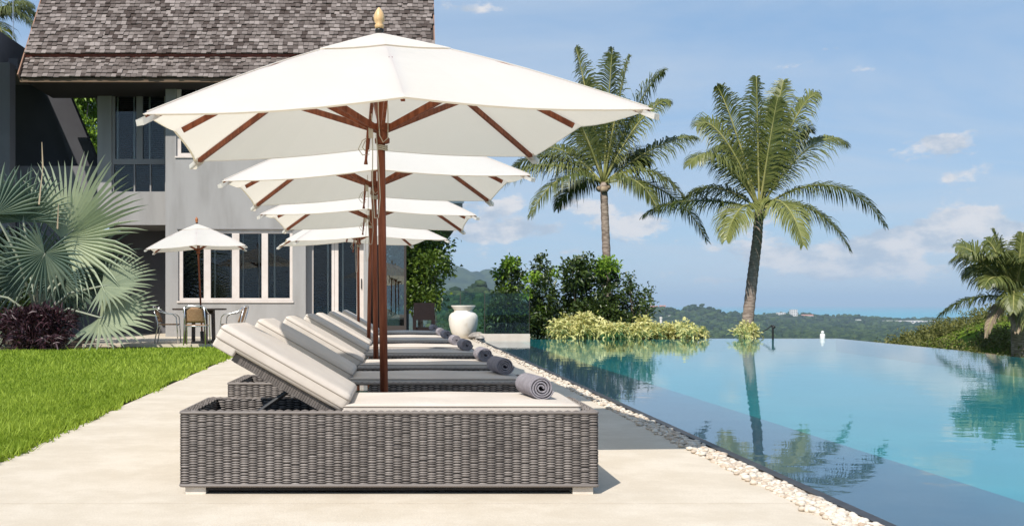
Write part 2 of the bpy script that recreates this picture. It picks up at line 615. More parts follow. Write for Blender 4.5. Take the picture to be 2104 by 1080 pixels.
def np_object(name, V, F, tint, m, parent=None, smooth=False):
    """V (n,3), F (m,k) arrays straight into a mesh"""
    me = bpy.data.meshes.new(name)
    k = F.shape[1]
    me.vertices.add(len(V))
    me.vertices.foreach_set('co', np.ascontiguousarray(V, dtype=np.float32).ravel())
    me.loops.add(F.size)
    me.loops.foreach_set('vertex_index', np.ascontiguousarray(F, dtype=np.int32).ravel())
    me.polygons.add(len(F))
    me.polygons.foreach_set('loop_start', np.arange(0, F.size, k, dtype=np.int32))
    me.update(calc_edges=True)
    at_ = me.attributes.new('tint', 'FLOAT', 'FACE')
    at_.data.foreach_set('value', np.ascontiguousarray(tint, dtype=np.float32))
    if smooth:
        me.polygons.foreach_set('use_smooth', np.ones(len(F), dtype=bool))
    me.materials.append(MATS[m])
    o = bpy.data.objects.new(name, me)
    COL.objects.link(o)
    if parent is not None:
        o.parent = parent
    return o


def blobs(P, S, tint_per, jitter=0.25):
    n = len(P)
    V = ICO_V[None] * (1 + jitter * (rng.random((n, 12, 1)) - 0.5) * 2)
    V = V * S[:, None, :] + P[:, None, :]
    F = ICO_F[None] + (np.arange(n) * 12)[:, None, None]
    return V.reshape(-1, 3), F.reshape(-1, 3), np.repeat(tint_per, 20)


def far_forest():
    n = 26000
    az = rng.uniform(R(1.0), R(33), n)
    u = rng.random(n)
    y = 1.0 / (1 / 900.0 + u * (1 / 5400.0 - 1 / 900.0))
    x = np.tan(az) * y
    z = height(x, y)
    keep = (z > SEA + 1.5) & (vnoise(x, y, 260.0) + 0.5 * vnoise(x, y, 70.0) > 0.50)
    x, y, z = x[keep], y[keep], z[keep]
    s = rng.uniform(3.5, 8.0, len(x)) * (0.75 + y / 6000)
    S = np.stack([s * rng.uniform(1.0, 1.7, len(x)), s * 1.2, s * rng.uniform(0.7, 1.15, len(x))], 1)
    P = np.stack([x, y, z + s * 0.35], 1)
    mat('far_leaf', (0.014, 0.030, 0.010), (0.055, 0.085, 0.026), rough=1.0, attr=True, scale=0.02, spec=0.05)
    V, F, T = blobs(P, S, rng.random(len(x)) ** 1.5)
    o = np_object('distant_forest', V, F, T, 'far_leaf', smooth=True)
    tag(o, 'dark tropical forest covering the lowland far below the pool', 'forest', kind='stuff')


far_forest()


def far_building(px, py, D, w, d, h, storeys, bays, label, roof=None, group=None, cat='building', name='distant_building'):
    p = at(px, py, D)
    z = float(height(np.array([p.x]), np.array([p.y]))[0])
    z = max(z, p.z - h)
    e = empty(name, (p.x, p.y, z))
    tag(e, label, cat, group)
    hh = h + 6
    MB().box(-w / 2, w / 2, 0, d, -6, h).build('wall', 'house_far', e)
    r = MB()
    if roof:
        r.add([(-w / 2 - 1, -1, h), (w / 2 + 1, -1, h), (w / 2 + 1, d + 1, h), (-w / 2 - 1, d + 1, h), (-w / 2 - 1, d / 2, h + roof), (w / 2 + 1, d / 2, h + roof)],
              [(0, 1, 5, 4), (2, 3, 4, 5), (1, 2, 5), (3, 0, 4), (0, 3, 2, 1)])
        r.build('roof', 'roof_far', e)
    else:
        r.box(-w / 2 - 0.4, w / 2 + 0.4, -0.4, d + 0.4, h + 0.003, h + 0.9).build('roof', 'house_far', e)
    for s in range(storeys):
        for b in range(bays):
            x0 = -w / 2 + w * (b + 0.25) / bays
            z0 = h * (s + 0.3) / storeys
            MB().box(x0, x0 + w / bays * 0.5, -0.25, 0.02, z0, z0 + h / storeys * 0.42).build('window', 'pane_far', e)
    return e


far_building(1632, 656, 4200, 27, 20, 26, 4, 3, 'tall white block standing alone on the wooded ridge')
far_building(1660, 660, 4150, 46, 15, 7, 1, 4, 'low house with terracotta roof beside the tall white block', roof=5)
far_building(1605, 649, 4300, 36, 12, 8, 1, 4, 'long pale house on the crest above the tall white block')
far_building(1345, 634, 3650, 26, 14, 10, 2, 3, 'largest pale house with red roof on the wooded hilltop beyond the dark shrubs', roof=6)
far_building(1362, 634, 3700, 20, 12, 9, 2, 2, 'small pale house with red roof between hilltop neighbours', roof=5)
far_building(1375, 637, 3720, 16, 12, 6, 1, 2, 'low white flat-roofed house at the end of the hilltop row')
far_building(1379, 650, 3400, 14, 10, 8, 1, 2, 'white house alone on the slope below the hilltop row')
far_building(1858, 672, 4000, 150, 24, 10, 1, 9, 'long low white shed on the coastal plain, widest of three')
far_building(1912, 674, 4020, 70, 24, 10, 1, 5, 'low white shed at the end of the long shed on the plain')
far_building(1765, 668, 4100, 18, 12, 9, 1, 2, 'small white house alone on the coastal plain near the long sheds')

# ------------------------------------------------------------------ deck, lawn, patio
LAWN_X = lambda y: -2.09 - 0.05 * y
DECK_R = 1.84


def slab(name, pts, z0, z1, m, parent=None):
    n = len(pts)
    vs = [(p[0], p[1], z0) for p in pts] + [(p[0], p[1], z1) for p in pts]
    fs = [tuple(range(n))[::-1], tuple(range(n, 2 * n))] + [(i, (i + 1) % n, n + (i + 1) % n, n + i) for i in range(n)]
    return MB().add(vs, fs).build(name, m, parent)


deck = slab('deck', [(LAWN_X(-3), -3), (DECK_R, -3), (DECK_R, 31), (LAWN_X(31), 31)], -0.30, -0.03, 'soil')
tag(deck, 'cream terrace of washed concrete running between lawn and pool', kind='structure')
ys = [-3, 1.5, 4.73, 11.3, 17.8, 24.3, 31]
for a, b in zip(ys, ys[1:]):
    slab('deck_panel', [(LAWN_X(a), a + .004), (DECK_R, a + .004), (DECK_R, b - .004), (LAWN_X(b), b - .004)], -0.028, 0.0, 'deck', deck)

lawn = slab('lawn', [(-16, -3), (LAWN_X(-3) - .05, -3), (LAWN_X(21.9) - .05, 21.9), (-16, 21.9)], -0.4, 0.006, 'grass_ground')
tag(lawn, 'bright green lawn beside the terrace', kind='structure')
edging = slab('lawn_edge', [(LAWN_X(-3) - .05, -3), (LAWN_X(-3), -3), (LAWN_X(21.9), 21.9), (LAWN_X(21.9) - .05, 21.9)], -0.2, -0.012, 'soil')
tag(edging, 'strip of bare brown soil where lawn meets terrace', kind='structure')
bed = slab('planting_bed', [(-14, 19.6), (-5.6, 20.9), (-5.6, 22.6), (-6.9, 23.0), (-8.2, 27.0), (-14, 27.0)], -0.3, 0.012, 'soil')
tag(bed, 'dark soil bed under the fan palm', kind='structure')
patio = slab('patio', [(-6.9, 21.9), (LAWN_X(21.9) - .004, 21.9), (LAWN_X(30) - .004, 30), (-9.5, 30), (-8.2, 27.0), (-6.9, 23.0)], -0.3, 0.07, 'deck')
tag(patio, 'pale patio in front of the house windows', kind='structure')


def grass():
    n = 130000
    u = rng.random(n)
    y = 1.0 / (1 / 5.2 + u * (1 / 22.0 - 1 / 5.2))
    xl = -0.42 * y - 0.6
    xr = -2.09 - 0.05 * y - 0.03
    x = xl + rng.random(n) * (xr - xl)
    keep = (x < xr) & (y < 21.9) & ((y < 19.9) | (x > -9 + (y - 19.9) * 3))
    x, y = x[keep], y[keep]
    edge_d = (-2.09 - 0.05 * y) - x
    x = x + np.where(edge_d < 0.16, rng.normal(0.0, 0.03, len(x)) + 0.11 * (vnoise(y * 0, y, 0.45) - 0.45) + 0.05 * (vnoise(y * 0 + 9, y, 0.12) - 0.5), 0)
    n = len(x)
    patch = vnoise(x, y, 0.7) * 0.6 + vnoise(x, y, 0.23) * 0.4
    h = (0.022 + 0.035 * rng.random(n)) * (0.65 + 0.8 * patch)
    tall = rng.random(n) < 0.02
    h = np.where(tall, h * 1.9, h)
    w = 0.0022 + 0.00062 * y
    a = rng.uniform(0, 2 * math.pi, n)
    lean = rng.normal(0, 0.55, (n, 2)) * h[:, None]
    dx, dy = np.cos(a) * w, np.sin(a) * w
    V = np.empty((n, 3, 3))
    V[:, 0] = np.stack([x - dx, y - dy, np.full(n, 0.0)], 1)
    V[:, 1] = np.stack([x + dx, y + dy, np.full(n, 0.0)], 1)
    V[:, 2] = np.stack([x + lean[:, 0], y + lean[:, 1], h + 0.006], 1)
    F = np.arange(n * 3).reshape(n, 3)
    big = vnoise(x + 5, y, 2.3)
    t = np.clip(0.02 + 0.25 * big + 0.55 * patch + 0.35 * rng.normal(0, 0.45, n) + 0.2 * tall, 0, 1)
    o = np_object('grass', V.reshape(-1, 3), F, t, 'grass_blade')
    tag(o, 'short bright green grass blades covering the lawn', 'grass', kind='stuff')


grass()

# ------------------------------------------------------------------ pool
P0, P1, P2, P3 = (2.06, 0.6), (9.78, 0.6), (12.2, 28.4), (2.06, 28.4)
tub = MB()
ZB = -0.40
tub.add([(P0[0], P0[1], ZB), (P1[0], P1[1], ZB), (P2[0], P2[1], ZB), (P3[0], P3[1], ZB)], [(0, 1, 2, 3)])
q = [P0, P1, P2, P3]
for i in range(4):
    a, b = q[i], q[(i + 1) % 4]
    top = -0.05
    tub.add([(*a, ZB), (*b, ZB), (*b, top), (*a, top)], [(0, 1, 2, 3)])
# the outer wall of the vanishing edge
for a, b in (((9.78, 0.6), (12.2, 28.4)), ((12.2, 28.4), (2.06, 28.4))):
    d = Vector((b[0] - a[0], b[1] - a[1], 0)).normalized()
    s = Vector((d.y, -d.x, 0)) * 0.10
    tub.add([(a[0], a[1], -0.05), (b[0], b[1], -0.05), (b[0] + s.x, b[1] + s.y, -0.055), (a[0] + s.x, a[1] + s.y, -0.055),
             (b[0] + s.x, b[1] + s.y, -1.8), (a[0] + s.x, a[1] + s.y, -1.8)], [(0, 1, 2, 3), (3, 2, 4, 5)])
tag(tub.build('pool_basin', 'pool_tile'), 'turquoise tiled basin of the infinity pool', kind='structure')
led = MB().box(2.062, 3.24, 0.62, 28.38, -0.399, -0.10)
tag(led.build('pool_ledge', 'pool_ledge'), 'dark tiled ledge just under water along the terrace', kind='structure')


def water_material():
    m = bpy.data.materials.new('water')
    m.use_nodes = True
    g = NT(m.node_tree)
    out = g.node('ShaderNodeOutputMaterial')
    tc = g.node('ShaderNodeTexCoord')
    mp = g.node('ShaderNodeMapping')
    mp.inputs['Scale'].default_value = (0.8, 1.0, 1.0)
    g.l.new(tc.outputs['Object'], mp.inputs['Vector'])
    n1 = g.noise(mp.outputs[0], 2.6, 3.0, 0.5)
    n2 = g.noise(mp.outputs[0], 11.0, 3.0, 0.5)
    patch = g.smooth(g.noise(mp.outputs[0], 0.22, 2.0, 0.5), 0.35, 0.7)
    hgt = g.math('ADD', g.math('MULTIPLY', n1, 0.7), g.math('MULTIPLY', n2, g.math('MULTIPLY', patch, 0.22)))
    b = g.node('ShaderNodeBump')
    b.inputs['Strength'].default_value = 0.30
    b.inputs['Distance'].default_value = 0.010
    g.l.new(hgt, b.inputs['Height'])
    gl = g.node('ShaderNodeBsdfGlossy')
    gl.inputs['Roughness'].default_value = 0.0
    gl.inputs['Color'].default_value = (0.93, 0.97, 1.0, 1)
    g.l.new(b.outputs[0], gl.inputs['Normal'])
    fr = g.node('ShaderNodeFresnel')
    fr.inputs['IOR'].default_value = 1.333
    g.l.new(b.outputs[0], fr.inputs['Normal'])
    tr = g.node('ShaderNodeBsdfTransparent')
    tr.inputs[0].default_value = (0.80, 0.96, 0.97, 1)
    mx = g.node('ShaderNodeMixShader')
    g.l.new(fr.outputs[0], mx.inputs[0])
    g.l.new(tr.outputs[0], mx.inputs[1])
    g.l.new(gl.outputs[0], mx.inputs[2])
    g.l.new(mx.outputs[0], out.inputs['Surface'])
    MATS['water'] = m


water_material()
wat = MB().add([(2.06, 0.6, -0.03), (9.78, 0.6, -0.03), (9.86, 0.6, -0.03), (12.30, 28.50, -0.03), (2.06, 28.50, -0.03)], [(0, 1, 2, 3, 4)])
tag(wat.build('pool_water', 'water'), 'still turquoise pool water mirroring palms and sky', kind='structure')

coping = MB().box(2.0, 2.06, -1.0, 26.4, -0.25, 0.012)
coping.box(1.984, 2.0, -1.0, 26.4, -0.25, -0.012)
tag(coping.build('pool_coping', 'coping'), 'thin dark stone lip along the terrace side of the pool', kind='structure')

# ------------------------------------------------------------------ pebbles
gutter = slab('pebble_strip', [(DECK_R + .002, -1), (1.983, -1), (1.983, 27.5), (DECK_R + .002, 27.5)], -0.3, -0.028, 'soil')
tag(gutter, 'narrow strip of cream pebbles between terrace and pool', kind='structure')


def pebbles():
    n = 5600
    u = rng.random(n)
    y = 1.0 / (1 / 3.6 + u * (1 / 27.0 - 1 / 3.6))
    x = rng.uniform(DECK_R + 0.004, 1.988, n)
    s = rng.uniform(0.011, 0.022, n)
    z = -0.028 + s * 0.55 + rng.random(n) * 0.026
    spill = rng.random(n) < 0.03
    x = np.where(spill, x - rng.random(n) * 0.05, x)
    z = np.where(spill, s * 0.6, z)
    order = np.argsort(y - 3.9 + (y < 4.15) * 100 - (z > 0) * 0.25)
    var = []
    for k in range(6):
        bm = bmesh.new()
        bmesh.ops.create_icosphere(bm, subdivisions=2, radius=1.0)
        sx, sy, sz = random.uniform(0.9, 1.5), random.uniform(0.8, 1.15), random.uniform(0.55, 0.8)
        ph = [random.uniform(0, 6.3) for _ in range(4)]
        for v in bm.verts:
            c = v.co
            f = 1 + 0.10 * math.sin(2.1 * c.x + ph[0]) + 0.10 * math.sin(2.6 * c.y + ph[1]) + 0.08 * math.sin(3.1 * c.z + ph[2])
            v.co = Vector((c.x * sx, c.y * sy, c.z * sz)) * f
        me = bpy.data.meshes.new('pebble')
        for f in bm.faces:
            f.smooth = True
        bm.to_mesh(me)
        bm.free()
        a_ = me.attributes.new('tint', 'FLOAT', 'FACE')
        a_.data.foreach_set('value', [(0.05, 0.25, 0.5, 0.15, 0.95, 0.1)[k]] * len(me.polygons))
        me.materials.append(MATS['pebble'])
        var.append(me)
    for i in order[:300]:
        o = bpy.data.objects.new('pebble', var[random.choice((0, 0, 1, 1, 2, 3, 3, 4, 5, 5))])
        COL.objects.link(o)
        o.parent = gutter
        o.location = (x[i], y[i], z[i])
        o.scale = (s[i],) * 3
        o.rotation_euler = (random.uniform(-.5, .5), random.uniform(-.5, .5), random.uniform(0, 6.3))
    rest = order[300:]
    P = np.stack([x[rest], y[rest], z[rest]], 1)
    S = s[rest][:, None] * np.stack([rng.uniform(0.9, 1.5, len(rest)), rng.uniform(0.8, 1.3, len(rest)), rng.uniform(0.55, 0.8, len(rest))], 1)
    V, F, T = blobs(P, S, rng.random(len(rest)) ** 1.5 * 0.9, 0.12)
    o = np_object('pebble_fill', V, F, T, 'pebble', gutter, smooth=True)
    o['kind'] = 'stuff'


pebbles()

# ================================================================== THE HOUSE
HY = 27.0                                     # plane of the main front wall
hx = lambda px, D=HY: (px - VPX) * D / FPX
hz = lambda py, D=HY: CAMZ + (VPY - py) * D / FPX


def pierced_wall(mb, x0, x1, z0, z1, y, thick, holes):
    """a wall facing the lawn with real openings and reveals"""
    xs = sorted({x0, x1, *[h[0] for h in holes], *[h[1] for h in holes]})
    zs = sorted({z0, z1, *[h[2] for h in holes], *[h[3] for h in holes]})
    for a, b in zip(xs, xs[1:]):
        for c, d in zip(zs, zs[1:]):
            mx, mz = (a + b) / 2, (c + d) / 2
            if any(h[0] < mx < h[1] and h[2] < mz < h[3] for h in holes):
                continue
            mb.add([(a, y, c), (b, y, c), (b, y, d), (a, y, d)], [(0, 1, 2, 3)])
            mb.add([(a, y + thick, c), (b, y + thick, c), (b, y + thick, d), (a, y + thick, d)], [(3, 2, 1, 0)])
    for h in holes:
        a, b, c, d = h
        e = y + thick
        mb.add([(a, y, c), (a, e, c), (a, e, d), (a, y, d)], [(0, 1, 2, 3)])
        mb.add([(b, y, c), (b, e, c), (b, e, d), (b, y, d)], [(3, 2, 1, 0)])
        mb.add([(a, y, c), (b, y, c), (b, e, c), (a, e, c)], [(0, 1, 2, 3)])
        mb.add([(a, y, d), (b, y, d), (b, e, d), (a, e, d)], [(3, 2, 1, 0)])
    e = y + thick
    mb.add([(x0, y, z0), (x0, e, z0), (x0, e, z1), (x0, y, z1)], [(3, 2, 1, 0)])
    mb.add([(x1, y, z0), (x1, e, z0), (x1, e, z1), (x1, y, z1)], [(0, 1, 2, 3)])
    return mb


house = empty('house', (-4.5, HY, 0))
tag(house, 'two storey grey rendered house with steep weathered shingle roof', 'house')


def hpart(mb, name, m, parent=None, smooth=False):
    """house pieces are written in world metres, so shift them under the house"""
    o = mb.build(name, m, None, smooth)
    o.parent = parent or house
    if parent is None:
        o.matrix_parent_inverse = Matrix.Translation((4.5, -HY, 0))
    return o


GW = (hx(366), hx(601), hz(618), hz(471))      # ground-floor window band
DR = (hx(628), hx(747), 0.10, hz(488))         # glazed doors
UW = (hx(362), hx(590), hz(321), hz(172))      # upper window of the main block
WX0, WX1 = hx(340), -0.86
hpart(pierced_wall(MB(), WX0, WX1, 0.0, 7.25, HY, 0.30, [GW, DR, UW]), 'wall', 'wall_paint')
# the rest of the block, so that it stands as a building
hpart(MB().add([(WX1, HY + .3, 0), (WX1, HY + 8, 0), (WX1, HY + 8, 7.25), (WX1, HY + .3, 7.25)], [(0, 1, 2, 3)])
      .add([(WX1, HY + 8, 0), (-9.0, HY + 8, 0), (-9.0, HY + 8, 7.25), (WX1, HY + 8, 7.25)], [(0, 1, 2, 3)])
      .add([(WX1, HY + .3, 7.25), (WX1, HY + 8, 7.25), (WX1, HY + 4.1, 11.2)], [(0, 1, 2)]), 'wall', 'wall_paint')
hpart(MB().box(WX0, WX0 + .30, HY + .302, HY + 3.2, 0, 7.25), 'wall', 'wall_paint')
# set-back upper room over the shaded porch
BY = 27.9
LW = (hx(229, BY), hx(339, BY), hz(394, BY), hz(184, BY))
hpart(pierced_wall(MB(), hx(200, BY), WX0 - .003, hz(462, BY), 7.2, BY, 0.25, [LW]), 'wall', 'wall_paint')
hpart(MB().box(hx(200, BY), WX0 - .003, BY + .252, HY + 8, hz(462, BY), hz(462, BY) + .22), 'floor_slab', 'wall_paint')
hpart(MB().box(hx(200, BY), hx(200, BY) + .25, BY + .252, HY + 8, hz(462, BY) + .222, 7.2), 'wall', 'wall_paint')
hpart(MB().box(-9.4, WX0 - .003, 30.2, 30.4, 0, hz(462, BY)), 'porch_wall', 'wall_grey')
# near-black sheets behind the glass paint in the darkness of unlit rooms
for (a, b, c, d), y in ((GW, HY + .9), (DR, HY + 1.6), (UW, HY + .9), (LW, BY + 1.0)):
    hpart(MB().add([(a - .5, y, c - .3), (b + .5, y, c - .3), (b + .5, y, d + .3), (a - .5, y, d + .3)], [(0, 1, 2, 3)]), 'room_dark', 'room')


def glazing(name, opening, y, panes, D, frame_m, z_lo, z_hi, glass_m='window_glass', depth=0.09, blind='blind', rods=(), extra=None):
    """frame with rectangular panes, a venetian blind and pull rods behind the glass"""
    a, b, c, d = opening
    holes = [(hx(p, D), hx(q_, D), z_lo, z_hi) for p, q_ in panes]
    if extra:
        holes += [(hx(p, D), hx(q_, D), e0, e1) for p, q_, e0, e1 in extra]
    fr = hpart(pierced_wall(MB(), a + .004, b - .004, c + .004, d - .004, y, depth, holes), name, frame_m)
    for h in holes:
        hpart(MB().box(h[0] - .004, h[1] + .004, y + .045, y + .051, h[2] - .004, h[3] + .004), 'pane', glass_m, fr)
    for k, h in enumerate(holes):
        sl = MB()
        z = h[2] + 0.01
        while z < h[3]:
            sl.add([(h[0] - .01, y + .150, z), (h[1] + .01, y + .150, z), (h[1] + .01, y + .180, z + .030), (h[0] - .01, y + .180, z + .030)], [(0, 1, 2, 3)])
            z += 0.055
        bo = hpart(sl, 'blind', blind[k] if isinstance(blind, (list, tuple)) else blind, fr)
        bo['kind'] = 'stuff'
    for px, r in rods:
        x = hx(px, D)
        hpart(MB().box(x - r, x + r, y + .075, y + .10, z_lo + .01, z_hi - .01), 'rod', 'rod', fr)
    return fr


glazing('window', GW, HY + .05, [(375, 418), (432, 476), (491, 537), (550, 595)], HY, 'trim', hz(612), hz(479),
        rods=[(440, .022), (473, .012), (498, .012), (531, .015), (563, .022)])
dr1 = glazing('door', (DR[0] + .16, hx(686), DR[2], DR[3]), HY + .26, [(642, 680)], HY, 'trim', 0.28, hz(496), 'window_glass', blind='blind_brown', rods=[(672, .022)])
dr2 = glazing('door', (hx(686), DR[1], DR[2], DR[3]), HY + .26, [(694, 732)], HY, 'trim', 0.28, hz(496), 'window_glass', rods=[(703, .022)])
hpart(MB().box(DR[0] + .002, DR[0] + .158, HY + .262, HY + .33, DR[2] + .003, DR[3] - .003), 'shaded_reveal', 'trim_grey')  # grey strip painting in the shade on the left door reveal
hpart(MB().box(hx(741), hx(742.5), HY + .225, HY + .262, 1.35, 1.62), 'handle', 'black_metal', dr2)
glazing('window', UW, HY + .05, [(371, 413), (426, 468), (484, 526), (540, 582)], HY, 'trim', hz(314), hz(179), rods=[(401, .02), (434, .02)])
glazing('window', LW, BY + .06, [(235, 279), (292, 336)], BY, 'trim_grey', hz(326, BY), hz(190, BY), rods=[(239, .02), (273, .02), (305, .02)],
        extra=[(233, 273.5, hz(393, BY), hz(337, BY)), (276.5, 306.5, hz(393, BY), hz(337, BY)), (309.5, 338, hz(393, BY), hz(337, BY))],
        blind=['blind_brown', 'blind', 'blind', 'blind_brown', 'blind'])
for h_ in (GW, UW):
    hpart(MB().box(h_[0] - .03, h_[1] + .03, HY - .035, HY + .045, h_[2] - .045, h_[2] - .002), 'sill', 'trim')
    hpart(MB().box(h_[0] - .03, h_[1] + .03, HY - .03, HY + .04, h_[3] + .002, h_[3] + .035), 'lintel', 'trim_grey')

# ---- roof
EY, EZ = 26.0, hz(158, 26.0)
PIT = math.atan2(0.816, 0.578)
RX0, RX1 = hx(40, 26.0), hx(893, 26.0)
cs, sn = math.cos(PIT), math.sin(PIT)


def rp(x, s, n=0.0):
    """a point on the roof: s metres up the slope, n metres out of it"""
    return (x, EY + s * cs - n * sn, EZ + s * sn + n * cs)


RIDGE = 6.2
roof = MB()
for s0, s1, n in ((0.0, 0.86, -0.02), (0.74, RIDGE, 0.10)):
    vs = [rp(RX0, s0, n), rp(RX1, s0, n), rp(RX1, s1, n), rp(RX0, s1, n), rp(RX0, s0, n - .08), rp(RX1, s0, n - .08), rp(RX1, s1, n - .08), rp(RX0, s1, n - .08)]
    roof.add(vs, [(0, 1, 2, 3), (7, 6, 5, 4), (0, 4, 5, 1), (1, 5, 6, 2), (3, 2, 6, 7), (0, 3, 7, 4)])
ry, rz = rp(0, RIDGE, .1)[1:]
roof.add([(RX0, ry, rz), (RX1, ry, rz), (RX1, 2 * ry - EY, EZ), (RX0, 2 * ry - EY, EZ)], [(0, 1, 2, 3)])
roof_o = hpart(roof, 'roof', 'roof_under')
hpart(MB().box(RX0, RX1, EY + .02, EY + .10, EZ - .13, EZ - .035), 'eave_board', 'eave_wood')
hpart(MB().box(RX0 + .1, RX1 - .1, EY + .11, HY + 1.2, EZ - .10, EZ - .06), 'soffit', 'soffit')
hpart(MB().add([rp(RX0 + .01, .69, .0), rp(RX1 - .01, .69, .0), rp(RX1 - .01, .745, .11), rp(RX0 + .01, .745, .11)], [(0, 1, 2, 3)])
      .add([rp(RX0 + .01, .78, .03), rp(RX1 - .01, .78, .03), rp(RX1 - .01, .86, .0), rp(RX0 + .01, .86, .0)], [(0, 1, 2, 3)]), 'red_board', 'red_board')
for xx, w in ((RX0 - .03, .03), (RX1, .03)):
    hpart(MB().add([rp(xx, -.02, .10), rp(xx + w, -.02, .10), rp(xx + w, RIDGE, .17), rp(xx, RIDGE, .17), rp(xx, -.02, -.16), rp(xx + w, -.02, -.16), rp(xx + w, RIDGE, -.1), rp(xx, RIDGE, -.1)],
                   [(0, 1, 2, 3), (7, 6, 5, 4), (0, 4, 5, 1), (1, 5, 6, 2), (2, 6, 7, 3), (3, 7, 4, 0)]), 'verge_board', 'verge')


def shingles():
    """every shake is a wedge; the lowest 300 are pieces of their own"""
    L, W = 0.26, 0.135
    rest = MB()
    var = []
    for k in range(16):
        wv = W * random.uniform(0.80, 1.06)
        t = random.uniform(.022, .042)
        e = random.uniform(-.012, .012)
        me = MB().add([(0, 0, 0), (wv, 0, 0), (wv, L, 0), (0, L, 0), (0, e, t), (wv, e * .4, t * random.uniform(.8, 1.1)), (wv, L, .004), (0, L, .004)],
                      [(0, 3, 2, 1), (4, 5, 6, 7), (0, 1, 5, 4), (1, 2, 6, 5), (2, 3, 7, 6), (3, 0, 4, 7)],
                      min(1, max(0, random.gauss(.40, .27)))).mesh('shingle', 'shingle')
        var.append((me, wv))
    rot = Matrix(((1, 0, 0), (0, cs, -sn), (0, sn, cs)))
    made = 0
    rows = [(k * .135 - .03, 0.0) for k in range(6)] + [(.735 + k * .142, .12) for k in range(22)]
    for s, n in rows:
        x = RX0 + random.uniform(0, .05)
        if s > .7:
            s += random.uniform(-.005, .005)
        while x < RX1 - .08:
            me, wv = random.choice(var)
            lift = 0.010 + random.random() * .012
            ds = random.gauss(0, .010)
            if made < 300:
                o = bpy.data.objects.new('shingle', me)
                COL.objects.link(o)
                o.parent = roof_o
                o.location = rp(x, s + ds, n + lift)
                o.rotation_euler = rot.to_euler()
                o.rotation_euler.rotate_axis('X', random.gauss(-.05, .02))
                made += 1
            else:
                m = Matrix.Translation(rp(x, s + ds, n + lift)) @ rot.to_4x4() @ Matrix.Rotation(random.gauss(-.05, .025), 4, 'X')
                rest.add([m @ v.co for v in me.vertices], [tuple(p.vertices) for p in me.polygons], min(1, max(0, random.gauss(.40, .28))))
            x += wv + random.uniform(.003, .010)
    o = rest.build('shingle_field', 'shingle')
    o.parent = roof_o
    o['kind'] = 'stuff'


shingles()

# ---- a pavilion standing behind the house end
pv_ = empty('pavilion', (0.7, 36, 0))
tag(pv_, 'flat roofed grey pavilion behind the house end, roof showing past the parasols', 'pavilion')
MB().box(-4.2, 1.22, -4.4, 4.5, 3.60, 4.18).build('roof_slab', 'trim_grey', pv_)
MB().box(-4.25, 1.26, -4.46, -4.402, 4.08, 4.24).build('roof_lip', 'white_paint', pv_)
for x_ in (-3.8, -.6):
    for y_ in (-3.6, 3.6):
        MB().box(x_ - .15, x_ + .15, y_ - .15, y_ + .15, -1.6, 3.597).build('column', 'wall_grey', pv_)

# ---- framed glass screen beside the house
sc = empty('glass_screen', (hx(814), 27.2, 0))
tag(sc, 'tall glass screen in dark metal frame beside the house end', 'screen')
w0, w1 = -.40, .27
ft = MB()
ft.box(w0, w0 + .05, 0, .06, .0, 2.62).box(w1 - .06, w1, 0, .06, .0, 2.62).box(w0 + .05, w1 - .06, .002, .058, 2.54, 2.62).box(w0 + .05, w1 - .06, .002, .058, .0, .36)
ft.build('frame', 'frame_dark', sc)
MB().box(w0 + .05, w1 - .06, .025, .035, .36, 2.54).build('pane', 'door_glass', sc)

# ================================================================== NEIGHBOURING WING AND WALLS
wing = empty('garage_wing', (-11.5, 27.5, 0))
tag(wing, 'dark grey concrete wing with open carport at the lawn corner', 'building')


def wpart(mb, name, m):
    o = mb.build(name, m)
    o.parent = wing
    o.matrix_parent_inverse = Matrix.Translation((11.5, -27.5, 0))
    return o


wpart(MB().box(-19, -10.7, 21.0, 29.2, hz(128, 27), hz(64, 27)), 'roof_slab', 'wall_grey')  # front stretch lies out of view, added to shade the carport
wpart(MB().box(hx(-40), hx(20), 27.0, 27.4, 0, hz(128, 27) - .003), 'pillar', 'wall_grey')
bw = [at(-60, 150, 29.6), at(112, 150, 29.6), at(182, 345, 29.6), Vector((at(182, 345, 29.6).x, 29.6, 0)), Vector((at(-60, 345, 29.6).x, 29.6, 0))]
wpart(MB().add(bw + [v + Vector((0, .2, 0)) for v in bw], [(4, 3, 2, 1, 0), (5, 6, 7, 8, 9), (0, 1, 6, 5), (1, 2, 7, 6), (2, 3, 8, 7)]), 'back_wall', 'wall_dark')  # dark colour and cut outline paint in the shaded carport interior
wpart(MB().box(-15, -10.45, 27.6, 29.55, hz(158, 28.5), hz(158, 28.5) + .3), 'ceiling', 'wall_grey')
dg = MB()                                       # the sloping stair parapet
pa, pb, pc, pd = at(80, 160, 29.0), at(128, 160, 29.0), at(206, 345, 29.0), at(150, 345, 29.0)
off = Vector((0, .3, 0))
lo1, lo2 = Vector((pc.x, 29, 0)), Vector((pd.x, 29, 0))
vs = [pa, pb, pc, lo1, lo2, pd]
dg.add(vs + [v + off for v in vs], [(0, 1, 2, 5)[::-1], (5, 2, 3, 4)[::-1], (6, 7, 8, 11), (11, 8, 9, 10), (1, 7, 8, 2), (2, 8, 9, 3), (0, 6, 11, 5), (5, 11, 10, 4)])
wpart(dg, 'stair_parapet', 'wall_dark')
gw = MB().box(-10.7, hx(205, 28.3), 28.2, 28.4, 0, hz(342, 28.3))
tag(gw.build('garden_wall', 'wall_grey'), 'low grey rendered wall behind the fan palm', 'wall')
pl = MB().tube([at(27, 100, 28.0), at(27, -60, 28.0)], .012, 6)
tag(pl.build('lightning_rod', 'steel'), 'thin upright rod on the wing parapet beside the roof', 'rod')

# ================================================================== SUN LOUNGERS
ORD = ['first', 'second', 'third', 'fourth', 'fifth', 'sixth', 'seventh', 'eighth']


